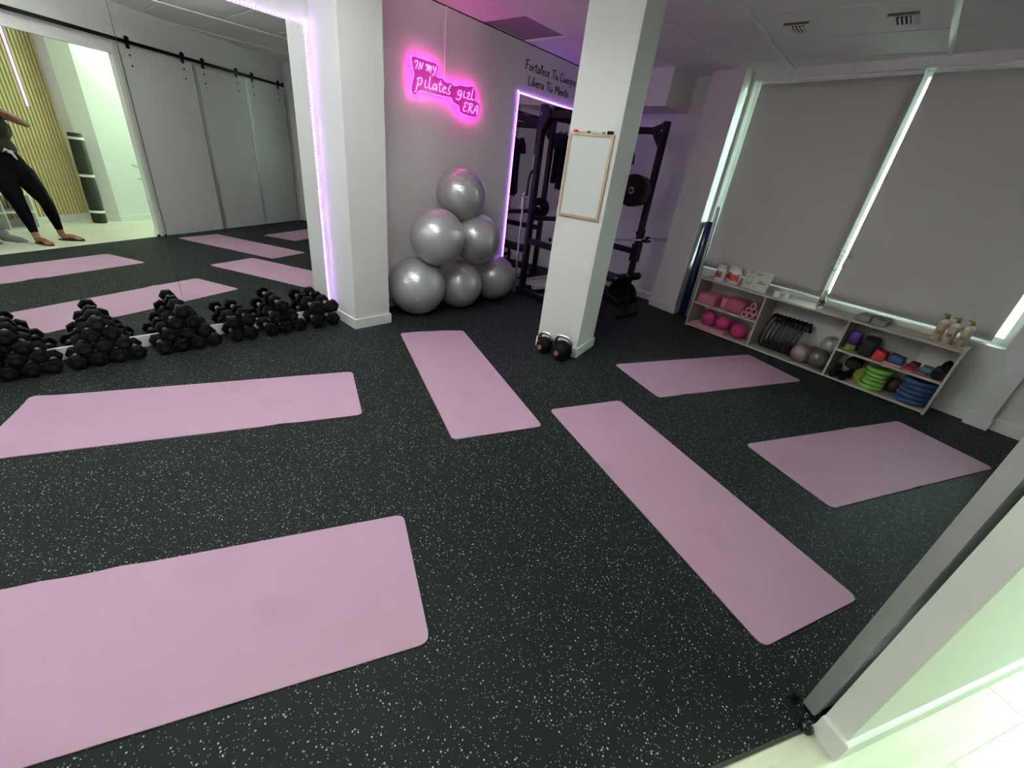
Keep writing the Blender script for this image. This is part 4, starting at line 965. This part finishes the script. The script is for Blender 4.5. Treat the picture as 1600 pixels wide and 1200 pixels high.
# notice board
t = empty('notice_sign', tuple(S(.575, .12, SHT)), SHA, 'cream notice board with small print leaning on the shelf unit', 'sign')
NM = SH @ Matrix.Translation((.575, .095, SHT)) @ Matrix.Rotation(-.10, 4, 'Z') @ Matrix.Rotation(-.30, 4, 'X')
MB().box(-.145, .145, 0, .006, 0.0, .215, NM, bev=.002).build('board', mat('cream_board', (.52, .55, .45), .4), t)
MB().box(-.03, .03, .004, .10, .0, .004, SH @ Matrix.Translation((.575, .10, SHT+.0005))).build('easel_foot', JARW, t)
PR = mat('grey_green_print', (.13, .15, .12), .6); OR = mat('ochre_print', (.40, .26, .14), .6)
b = MB(); rnd = random.Random(3)
def line(x0, x1, z, h):
    x = x0
    while x < x1:
        w_ = rnd.uniform(.004, .010); b.box(x, min(x+w_, x1), -.0008, 0, z, z+h*rnd.uniform(.7, 1), NM); x += w_+.0025
line(-.125, -.045, .190, .007); line(-.125, -.050, .176, .007); line(-.118, -.060, .162, .007)
line(.020, .085, .100, .008); line(.010, .110, .078, .014); line(-.125, -.055, .028, .006); line(-.01, .02, .030, .008)
for a in ((-.110, -0.0475, 0.0528, .063), (-.110, -.050, .132, .135), (-.110, -.107, .060, .135), (-.053, -0.0475, 0.0528, .135)): b.box(a[0], a[1], -.0008, 0, a[2], a[3], NM)
b.build('print', PR, t)
MB().box(-.035, .028, -.0008, 0, .160, .182, NM).build('print', OR, t)
sbox('white_box', .81, .868, .06, .105, SHT, SHT+.058, WHITEP, 'small white box beside the notice board', 'box', rot=.3, bev=.004)
sbox('white_box', .885, .925, .15, .195, SHT, SHT+.052, WHITEP, 'second small white box, behind the first', 'box', rot=.2, bev=.004)
# vase with a twig plant
t = empty('glass_vase', tuple(S(1.245, .11, SHT)), 0, 'small square glass vase of pebbles and bamboo by the slit between the blinds', 'vase')
CG = mat('clear_glass', (.9, .95, .92), .02, trans=1.0, ior=1.45)
M = SH @ Matrix.Translation((1.245, .11, SHT))
b = MB(); r0 = .033
b.lathe([(r0*.9, 0), (r0, .004), (r0*1.08, .11), (r0*1.0, .11), (r0*.92, .016), (.001, .014)], 20, M); b.build('glass_wall', CG, t, smooth=True)
b = MB(); rnd = random.Random(5)
for k in range(60):
    a, q, z = rnd.uniform(0, 6.28), rnd.uniform(0, r0*.72), .026+.058*rnd.random(); b.ball(M @ V3((q*math.cos(a), q*math.sin(a), z)), .0065, 6, 4)
b.build('pebbles', mat('brown_pebbles', (.12, .09, .05), .6), t)['kind'] = 'stuff'
t = empty('bamboo_plant', tuple(S(1.245, .11, SHT+.05)), 0, 'thin bamboo stem with sparse pale green leaves in the glass vase', 'plant')
STEM = mat('plant_stem', (.12, .16, .05), .6); LEAF = mat('pale_green_leaf', (.42, .58, .26), .5)
stem = [M @ V3(p) for p in ((0, 0, .03), (.006, .0, .16), (.014, .0, .34), (.020, .0, .47), (.030, .0, .52))]
MB().tube(stem, [.005, .0045, .004, .003, .002], 7).build('stem', STEM, t, smooth='all')
MB().tube([M @ V3((-.008, .004, .03)), M @ V3((-.012, .0, .13)), M @ V3((-.01, 0, .17))], .004, 6).build('stem', STEM, t, smooth='all')
def leaf(p, d_, L, wd_, droop, m=LEAF, parent=t):
    d_ = Vector(d_).normalized(); sd = d_.cross(V3((0, 0, 1))).normalized(); vs_ = []; n = 7
    for i in range(n+1):
        f_ = i/n; c = Vector(p)+d_*(L*f_)+V3((0, 0, -droop*L*f_*f_)); w_ = wd_*math.sin(PI*min(1, f_*.9+.08))
        vs_ += [c-sd*w_, c+V3((0, 0, w_*.4)), c+sd*w_]
    fs = []
    for i in range(n): a = 3*i; fs += [(a, a+1, a+4, a+3), (a+1, a+2, a+5, a+4)]
    MB().add(vs_, fs).build('leaf', m, parent, smooth='all')
rnd = random.Random(9)
for k, (z, a, L) in enumerate(((.50, 3.3, .14), (.53, 2.5, .13), (.46, 3.9, .13), (.49, .4, .12), (.52, 5.6, .10), (.42, 3.0, .10), (.38, 4.2, .09), (.44, 1.2, .10), (.35, 5.4, .08), (.16, 3.2, .07), (.15, .2, .07), (.13, 4.5, .06), (.17, 1.6, .06), (.12, 2.6, .07), (.14, 5.5, .06))):
    zz = z; px = .016 if z > .3 else -.008
    leaf(M @ V3((px, 0, zz)), (math.cos(a), math.sin(a), .45), L*(1.35 if 2.3 < a < 4.3 else 1), .0095, .7 if k != 1 else .2)
# grey blocks on top
GB = mat('grey_foam_block', (.20, .20, .20), .8)
sbox('yoga_block', 1.565, 1.675, .055, .27, SHT, SHT+.055, GB, 'grey foam block on the shelf top, on the vase side', 'yoga block', 'grey foam blocks', rot=-.04)
sbox('yoga_block', 1.682, 1.795, .045, .27, SHT, SHT+.055, GB, 'grey foam block on the shelf top, on the bottles side', 'yoga block', 'grey foam blocks', rot=.03)
# tray with bottles
t = empty('wooden_tray', tuple(S(2.2, .08, SHT)), SHA, 'thin bamboo board under the three cream bottles', 'tray')
MB().box(2.085, 2.325, .008, .17, SHT, SHT+.010, SH, bev=.003).build('board', wood('bamboo_board', (.34, .26, .14), (.46, .37, .22), .5), t)
BOT = mat('cream_bottle', (.46, .40, .27), .35); GOLD = mat('brass_pump', (.34, .25, .05), .3, .7); PINKISH = mat('bottle_print', (.28, .16, .12), .5)
def bottle(x, y, rz, label, h=.155):
    t_ = empty('pump_bottle', tuple(S(x, y, SHT+.01)), 0, label, 'bottle', 'cream bottles on the bamboo board')
    M = SH @ Matrix.Translation((x, y, SHT+.010)) @ Matrix.Rotation(rz, 4, 'Z'); r = .032
    MB().lathe([(r*.92, 0), (r, .005), (r, h-.012)], 20, M).build('bottle_body', BOT, t_, smooth=True)
    MB().lathe([(r, h-.0115), (r*.95, h), (r*.55, h+.016), (r*.36, h+.02)], 20, M).build('shoulder', mat('clear_shoulder', (.62, .64, .52), .2) if 'clear_shoulder' not in bpy.data.materials else bpy.data.materials['clear_shoulder'], t_, smooth=True)
    MB().lathe([(.012, h+.018), (.0145, h+.020), (.0145, h+.040), (.006, h+.044), (.006, h+.052)], 14, M).build('pump_cap', GOLD, t_, smooth=True)
    MB().box(-.034, .012, -.008, .008, h+.046, h+.058, M, bev=.003).build('pump_spout', GOLD, t_)
    MB().box(-.014, .014, -r-.0012, -r+.002, .055, .085, M, bev=.002).build('bottle_print', PINKISH, t_)
bottle(2.128, .115, .1, 'cream pump bottle at the back, nearest the grey blocks', .160)
bottle(2.205, .072, -.1, 'cream pump bottle in the middle of the board')
bottle(2.285, .105, -.2, 'cream pump bottle nearest the end of the shelf unit')
# long foam rollers in the corner
t = empty('foam_roller', (1.985, 5.60, 0), 0, 'tall dark blue glossy roller standing in the corner by the shelf', 'roller')
NAVY = mat('navy_vinyl', (.008, .016, .075), .16, coat=.4)
Q0, Q1 = V3((1.985, 5.585, 0)), V3((1.958, 5.640, 1.17))
MB().tube([Q0, Q0.lerp(Q1, .01), Q0.lerp(Q1, .99), Q1], [.040, .045, .045, .038], 24).build('roller_body', NAVY, t, smooth=True)
t = empty('clear_roller', (2.06, 5.60, 0), 0, 'slim silvery tube standing just behind the blue roller', 'roller')
MB().tube([V3((2.062, 5.580, 0)), V3((2.003, 5.652, 1.34))], .020, 16).build('tube_body', STEEL, t, smooth=True)
MB().tube([V3((2.003, 5.652, 1.34)), V3((2.0025, 5.6525, 1.35))], .016, 16).build('tube_cap', TRIM, t, smooth=True)

# =================================================================== CEILING VENTS
for k, (x, y, lb) in enumerate(((2.57, 4.435, 'small white ceiling vent with dark slots, nearer the column'), (3.21, 4.435, 'small white ceiling vent with dark slots, farther from the column'))):
    t = empty('ceiling_vent', (x, y, CEIL), 0, lb, 'ceiling vent', 'ceiling vents'); M = frame(x, y, 0, CEIL)
    b = MB(); h = .085
    b.box(-h, h, -h*1.5, h*1.5, -.006, 0, M)
    b.build('plate', TRIM, t)
    MB().box(-.05, .05, -.075, .075, -.0105, -.006, M).build('dark_slot', mat('vent_dark', (.02, .02, .02), .8) if 'vent_dark' not in bpy.data.materials else bpy.data.materials['vent_dark'], t)
    for q in (-.045, -.020, .005, .030, .05): MB().box(q-.005, q+.005, -.078, .078, -.018, -.010, M).build('slat', TRIM, t)
    MB().box(-h, h, -h*1.5-.006, -h*1.5, -.014, 0, M).build('lip', mat('lip_brown', (.10, .07, .05), .6) if 'lip_brown' not in bpy.data.materials else bpy.data.materials['lip_brown'], t)

# =================================================================== SLIDING DOORS
for k, (s0, s1, lb) in enumerate(((.028, 1.075, 'white sliding door panel nearest the open doorway'), (1.085, 2.000, 'white sliding door panel in the middle of the three'), (2.010, 2.915, 'white sliding door panel at the window end'))):
    t = empty('sliding_door', tuple(D((s0+s1)/2, .03, .012)), TH, lb, 'sliding door', 'white sliding doors on a black rail')
    MB().box(s0+.018, s1-.018, .014, .042, .012, 2.262, DM).build('door_panel', DOORW, t)
    for a, c in ((s0, s0+.022), (s1-.022, s1)): MB().box(a, c, .008, .050, .012, 2.262, DM).build('edge_profile', GREYM, t)
    for a in (s0+.022, s1-.028): MB().box(a, a+.006, .040, .0435, .012, 2.262, DM).build('seal_strip', bpy.data.materials['dark_joint'], t)
    for q in (s0+.13, s1-.18):
        h = MB(); h.box(q-.022, q+.022, .050, .056, 2.235, 2.345, DM); h.build('hanger_strap', BLACKM, t)
        MB().lathe([(.020, -.012), (.026, -.010), (.026, .010), (.020, .012)], 18, DM @ Matrix.Translation((q, .062, 2.338)) @ Matrix.Rotation(PI/2, 4, 'X')).build('hanger_wheel', BLACKM, t, smooth=True)
        for z in (2.17, 2.06): MB().lathe([(.012, 0), (.010, .005)], 12, DM @ Matrix.Translation((q+.01, .042, z)) @ Matrix.Rotation(-PI/2, 4, 'X')).build('screw', BLACKM, t)
t = empty('sliding_rail', tuple(D(0.3, .05, 2.30)), TH, 'long black steel rail carrying the white sliding doors', 'rail')
MB().box(-2.6, 2.86, .046, .054, 2.285, 2.325, DM).build('rail_bar', BLACKM, t)
for k in range(10): MB().tube([D(-2.4+.57*k, -.015, 2.305), D(-2.4+.57*k, .046, 2.305)], .010, 8).build('standoff', BLACKM, t)
for q in (-2.6, 2.84): MB().box(q, q+.03, .04, .07, 2.28, 2.35, DM).build('end_stop', BLACKM, t)
t = empty('floor_guide', tuple(D(.0, .035, 0)), TH, 'black floor guide roller under the sliding door edge', 'door guide')
MB().box(-.005, .03, .052, .080, 0, .004, DM).build('plate', BLACKM, t)
MB().tube([D(.015, .068, 0), D(.015, .068, .04)], .013, 12).build('roller', BLACKM, t, smooth=True)
MB().lathe([(.012, 0), (.020, .006), (.021, .016), (.014, .026), (.004, .030)], 18, DM @ Matrix.Translation((-.028, -.008, 0))).build('stopper', mat('black_gloss_stop', (.01, .01, .01), .15), t, smooth=True)
# =================================================================== ENTRY ROOM OBJECTS
CA = math.atan2(.387, .230); CU = frame(4.735, -.271, CA)
t = empty('cube_shelf', tuple(CU @ V3((0, -.15, 0))), CA, 'low white cubby shelf against the slatted wall', 'shelf')
x0, x1 = -1.15, .45
for z in (0.0, .205, .415): MB().box(x0, x1, -.30, 0.0, z, z+.016, CU).build('shelf_board', TRIM, t)
for k in range(6):
    x = x0+(x1-x0-.016)*k/5
    for z in (.016, .221): MB().box(x, x+.016, -.30, 0.0, z, z+(.189 if z < .1 else .194), CU).build('divider', TRIM, t)
MB().box(x0, x1, -.305, -.30, 0, .43, CU).build('back_panel', mat('shelf_back_grey', (.42, .45, .44), .6), t)
# bundle of dark mats
t = empty('mat_bundle', (5.43, .775, 0), 0, 'tall dark rolled mat with white straps leaning on the entry pillar', 'rolled mat')
R0, R1 = V3((5.395, .762, 0.0)), V3((5.430, .79, 1.20))
DK = mat('dark_olive_mat', (.022, .024, .014), .7, bump=(30, .3))
MB().tube([R0.lerp(R1, k) for k in (0, .02, .2, .35, .5, .7, .9, .98, 1)], [.08, .085, .083, .088, .082, .086, .080, .078, .074], 24).build('rolled_sheet', DK, t, smooth=True)
for k in (.12, .53, .93): MB().tube([R0.lerp(R1, k), R0.lerp(R1, k+.028)], .0895, 24).build('strap', WHITEP, t, smooth=True)
# palm
PC = D(.92, -.70); t = empty('potted_palm', tuple(PC), 0, 'potted palm with thin green fronds standing in the entry room', 'plant')
MB().lathe([(.10, 0), (.12, .01), (.15, .26), (.16, .28), (.145, .28), (.13, .25)], 24, Matrix.Translation(PC)).build('pot', mat('grey_pot', (.30, .31, .29), .6), t, smooth=True)
MB().lathe([(.13, .24), (.12, .245)], 20, Matrix.Translation(PC)).build('soil', mat('soil', (.03, .02, .01), .9), t)
PG = mat('palm_green', (.045, .12, .03), .5)
rnd = random.Random(2)
for k in range(11):
    a = 2*PI*k/11+rnd.uniform(-.2, .2); L = rnd.uniform(.34, .44); hh = rnd.uniform(.40, .80)
    rib = [PC+V3((math.cos(a)*L*f_**1.3, math.sin(a)*L*f_**1.3, .25+hh*math.sin(min(1, f_)*1.9)/math.sin(1.9)*1.0*(f_**.6)*1.0)) for f_ in (0, .2, .4, .6, .8, 1)]
    o = MB().tube(rib, [.007, .006, .005, .004, .003, .0015], 6).build('frond', PG, t, smooth='all')
    b = MB()
    for i in range(16):
        f_ = .30+.045*i; j = min(4, int(f_*5)); p = rib[j].lerp(rib[j+1], f_*5-j); d0 = (rib[j+1]-rib[j]).normalized()
        for s in (-1, 1):
            sd = d0.cross(V3((0, 0, 1))).normalized()*s; d_ = (d0*.7+sd*.8+V3((0, 0, -.15))).normalized(); LL = .13*(1-.5*abs(f_-.55)); sd2 = d_.cross(V3((0, 0, 1))).normalized()
            b.add([p, p+d_*LL*.4+sd2*.007, p+d_*LL+V3((0, 0, -.03)), p+d_*LL*.4-sd2*.007], [(0, 1, 2, 3)])
    b.build('leaflet', PG, o)['kind'] = 'stuff'

# =================================================================== PEOPLE
SKIN = mat('skin', (.27, .135, .08), .5); HAIR = mat('dark_hair', (.018, .011, .008), .6)
def blob(name, m, parent, limbs, balls=(), voxel=.010, sm=6, hands=None):
    b = MB()
    for pts, rs in limbs:
        P = []; Rr = []
        for i in range(len(pts)-1):
            for k in range(4):
                f_ = k/4; P.append(Vector(pts[i]).lerp(Vector(pts[i+1]), f_)); s_ = f_*f_*(3-2*f_); Rr.append(rs[i]*(1-s_)+rs[i+1]*s_)
        P.append(Vector(pts[-1])); Rr.append(rs[-1]); b.tube(P, Rr, 14)
        b.ball(P[0], Rr[0], 14, 8); b.ball(P[-1], Rr[-1], 14, 8)
    for c, r, sc, M in balls: b.ball(Vector(c), r, 18, 12, sc, M)
    o = b.build(name, m, parent, smooth='all')
    md = o.modifiers.new('remesh', 'REMESH'); md.mode = 'VOXEL'; md.voxel_size = voxel; md.use_smooth_shade = True
    if sm: s_ = o.modifiers.new('smooth', 'SMOOTH'); s_.iterations = sm; s_.factor = .5
    return o
def person(label, J, skin, mlegs, mtop, mshoe, sandals, headdir, arms='phone'):
    t_ = empty('person', (J['aR'].x, (J['aR'].y+J['aL'].y)/2, 0), 0, label, 'person')
    pel, ch, nk, hd = J['pel'], J['ch'], J['nk'], J['hd']
    side = (J['sR']-J['sL']).normalized(); fwd = V3((side.y*-1, side.x, 0)).normalized()
    if fwd.dot(headdir) < 0: fwd = -fwd
    yaw_ = math.atan2(side.y, side.x); RS = Matrix.Rotation(yaw_, 4, 'Z')
    waist = pel.lerp(ch, .42)
    limbs = []
    for s in ('R', 'L'):
        fd = J['t'+s]-J['h'+s]; fd.z = 0; fd.normalize(); a = J['a'+s]
        limbs.append(([J['hip'+s], J['k'+s], J['k'+s]+(a-J['k'+s])*.35, a], [.084, .056, .052, .034]))
        limbs.append(([a, J['h'+s]+V3((0, 0, .045))+fd*.03, J['h'+s]+fd*.12+V3((0, 0, .045)), J['h'+s]+fd*.20+V3((0, 0, .028))], [.034, .034, .034, .022]))
        for q in range(5):
            sdv = V3((-fd.y, fd.x, 0)); off = (q-2)*.016; L = .225-.008*abs(q-(1 if s == 'R' else 3))*1.3
            limbs.append(([J['h'+s]+fd*.17+sdv*off+V3((0, 0, .024)), J['h'+s]+fd*L+sdv*off*1.15+V3((0, 0, .020))], [.013, .009]))
        limbs.append(([J['s'+s], J['e'+s], J['w'+s]], [.047, .036, .024]))
        w_, hv = J['w'+s], (J['w'+s]-J['e'+s]).normalized(); tgt = J['ph']
        palm = w_+hv*.045; limbs.append(([w_, palm], [.024, .026]))
        pd = (palm-w_).normalized(); cr = pd.cross(V3((0, 0, 1))).normalized(); upv = cr.cross(pd)
        for q in range(4):
            base = palm+upv*(.024-.016*q)+pd*.018; inw = (tgt-base); inw = (inw-pd*inw.dot(pd)).normalized() if inw.length > 1e-4 else cr
            L = (.034, .040, .038, .030)[q]; m1 = base+pd*L*.8+inw*.006; limbs.append(([base, m1, m1+(pd*.3+inw).normalized()*L*.9], [.0095, .0085, .007]))
        th_ = palm+upv*.022-pd*.015; inw = (tgt-th_).normalized(); limbs.append(([th_, th_+(upv+inw*.6).normalized()*.032, th_+(upv*.6+inw*1.3+pd*.3).normalized()*.058], [.012, .010, .008]))
    limbs.append(([nk-V3((0, 0, .04)), nk, hd-V3((0, 0, .06))], [.058, .050, .050]))
    hf = Vector(headdir).normalized(); yh = math.atan2(hf.y, hf.x); HM = Matrix.Rotation(yh, 4, 'Z')
    def H(x, y, z): return hd+(HM @ V3((x, y, z)))
    balls = [(pel, .15, (1.0, .70, .78), RS), (waist, .118, (1.06, .74, 1.15), RS), (ch, .150, (1.0, .66, .95), RS), (J['sR'], .055, (1, 1, 1), None), (J['sL'], .055, (1, 1, 1), None),
             (hd, .098, (.96, .78, 1.12), HM), (H(.03, 0, -.045), .066, (1, .80, .95), HM), (H(.045, 0, -.088), .030, (1, 1, .8), HM)]
    balls += [(H(.100, 0, -.008), .013, (1, .8, 1.7), HM), (H(.110, 0, -.022), .013, (1, 1.2, .8), HM), (H(.092, 0, -.055), .014, (.8, 1.7, .5), HM), (H(.0, .080, -.01), .024, (.8, .4, 1.2), HM), (H(.0, -.080, -.01), .024, (.8, .4, 1.2), HM)]
    body = blob('body', skin, t_, limbs, balls, voxel=.0075, sm=3)
    for s in (-1, 1):
        MB().ball(H(.086, s*.031, .008), .0125, 12, 8).build('eye', WHITEP, t_, smooth='all')
        MB().ball(H(.0965, s*.031, .008), .0052, 10, 6).build('iris', HAIR, t_, smooth='all')
    hl = [([H(-.03, 0, .07), H(-.085, 0, .02), H(-.085, 0, -.06)], [.075, .055, .035])]
    blob('hair', HAIR, t_, hl, [(H(-.018, 0, .030), .102, (.98, .86, 1.02), HM), (H(-.11, 0, .07), .042, (1, 1, 1), None)], voxel=.009, sm=3)
    lg = []
    for s in ('R', 'L'):
        a = J['a'+s].lerp(J['k'+s], .18)
        lg.append(([J['hip'+s], J['hip'+s].lerp(J['k'+s], .5), J['k'+s], J['k'+s]+(a-J['k'+s])*.30, a], [.116, .092, .066, .063, .041]))
    blob('leggings', mlegs, t_, lg, [(pel, .160, (1.0, .74, .74), RS), (pel.lerp(ch, .22), .130, (1.04, .76, .55), RS)], voxel=.010, sm=4)
    tl = [([J['sR'], J['sR'].lerp(J['sL'], .5)-V3((0, 0, .03)), J['sL']], [.040, .060, .040])]
    blob('crop_top', mtop, t_, tl, [(ch, .160, (1.0, .70, .90), RS), (waist+V3((0, 0, .01)), .128, (1.06, .76, 1.05), RS), (ch+fwd*.055+side*.055-V3((0, 0, .0)), .075, (1, 1, 1), None), (ch+fwd*.055-side*.055, .075, (1, 1, 1), None)], voxel=.010, sm=4)
    for s in ('R', 'L'):
        fd = J['t'+s]-J['h'+s]; fd.z = 0; fd.normalize(); M = Matrix.Translation((J['h'+s].x, J['h'+s].y, 0)) @ Matrix.Rotation(math.atan2(fd.y, fd.x), 4, 'Z')
        if sandals:
            n = 20; out = [(.105+.135*math.cos(2*PI*i/n), (.040+.008*math.cos(2*PI*i/n))*math.sin(2*PI*i/n)) for i in range(n)]
            so = MB().prism(out, 0.0, .012, M).build('sandal_sole', mshoe, t_)
            MB().tube([M @ V3(p) for p in ((.175, 0, .02), (.15, .020, .055), (.10, .040, .03), (.085, .045, .006))], .005, 6).build('sandal_strap', mshoe, t_, smooth='all')
            MB().tube([M @ V3(p) for p in ((.175, 0, .02), (.15, -.020, .055), (.10, -.040, .03), (.085, -.045, .006))], .005, 6).build('sandal_strap', mshoe, t_, smooth='all')
        else:
            blob('trainer', mshoe, t_, [([M @ V3((.0, 0, .05)), M @ V3((.10, 0, .045)), M @ V3((.20, 0, .035)), M @ V3((.235, 0, .030))], [.046, .046, .042, .030]), ([M @ V3((.0, 0, .05)), M @ V3((.01, 0, .10))], [.044, .046])], voxel=.007, sm=3)
            n = 20; out = [(.110+.155*math.cos(2*PI*i/n), .048*math.sin(2*PI*i/n)) for i in range(n)]
            MB().prism(out, 0.0, .018, M).build('trainer_sole', WHITEP, t_)
    return t_, fwd, side
J = dict(hR=V3((4.105, .235, 0)), tR=V3((3.985, .455, 0)), hL=V3((3.935, .015, 0)), tL=V3((3.745, .130, 0)),
         aR=V3((4.095, .255, .085)), aL=V3((3.925, .028, .085)), kR=V3((4.045, .222, .45)), kL=V3((3.945, -.005, .42)),
         hipR=V3((4.07, .112, .76)), hipL=V3((4.03, -.060, .76)), pel=V3((4.06, .022, .86)), ch=V3((4.09, .005, 1.20)), nk=V3((4.09, -.005, 1.40)), hd=V3((4.085, -.03, 1.535)),
         sR=V3((4.10, .145, 1.345)), sL=V3((4.075, -.145, 1.345)), eR=V3((4.15, .300, 1.270)), eL=V3((3.97, -.30, 1.26)),
         wR=V3((3.975, .125, 1.395)), wL=V3((3.865, -.130, 1.395)), ph=CAM-fw*.03)
PT, pf, ps = person('person in black leggings and sandals holding up a phone, seen in the mirror', J, SKIN, mat('black_leggings', (.003, .003, .004), .9, spec=.1), mat('dark_top', (.014, .012, .007), .85), mat('brown_sandal', (.03, .016, .01), .5), True, V3((-.8, .15, -.1)))
kn = MB(); kp = V3((3.955, .085, .985))
kn.ball(kp, .022, 10, 8, (1, 1.2, .8)); kn.tube([kp, kp+V3((-.01, -.035, .025)), kp+V3((-.01, -.055, .0))], [.008, .012, .006], 8); kn.tube([kp, kp+V3((-.01, .02, -.04)), kp+V3((-.01, .03, -.075))], [.008, .012, .006], 8)
kn.build('waist_knot', mat('white_knot', (.6, .58, .55), .7), PT, smooth='all')
off = V3((.075, -.425, 0)); J2 = {k: v+off for k, v in J.items()}
J2['eR'] = J2['sR']+V3((.02, .05, -.27)); J2['eL'] = J2['sL']+V3((.02, -.05, -.27)); J2['wR'] = J2['eR']+V3((-.06, .0, -.23)); J2['wL'] = J2['eL']+V3((-.06, 0, -.23)); J2['ph'] = J2['pel']
J2['hR'] = V3((4.06, -.235, 0)); J2['tR'] = V3((3.90, -.10, 0)); J2['aR'] = V3((4.06, -.235, .085)); J2['kR'] = V3((4.09, -.28, .45)); J2['hipR'] = V3((4.14, -.33, .80))
person('person in grey leggings and grey trainers beside the one holding the phone', J2, SKIN, mat('grey_leggings', (.17, .18, .17), .8), mat('grey_top', (.25, .25, .25), .8), mat('grey_knit_shoe', (.22, .22, .22), .85), False, V3((-.8, .1, -.1)))
# the phone
PM = Matrix(((r2.x, u2.x, -fw.x, CAM.x), (r2.y, u2.y, -fw.y, CAM.y), (r2.z, u2.z, -fw.z, CAM.z), (0, 0, 0, 1)))
t = empty('smartphone', tuple(PM @ V3((0, -.02, .016))), 0, 'dark smartphone held up in both hands', 'phone')
MB().box(-.095, .055, -.055, .020, .012, .020, PM, bev=.003).build('phone_body', mat('phone_black', (.02, .02, .025), .2), t)
MB().lathe([(.006, 0), (.006, .002)], 14, PM @ Matrix.Translation((.0, 0, .0095))).build('lens', CHROME, t)
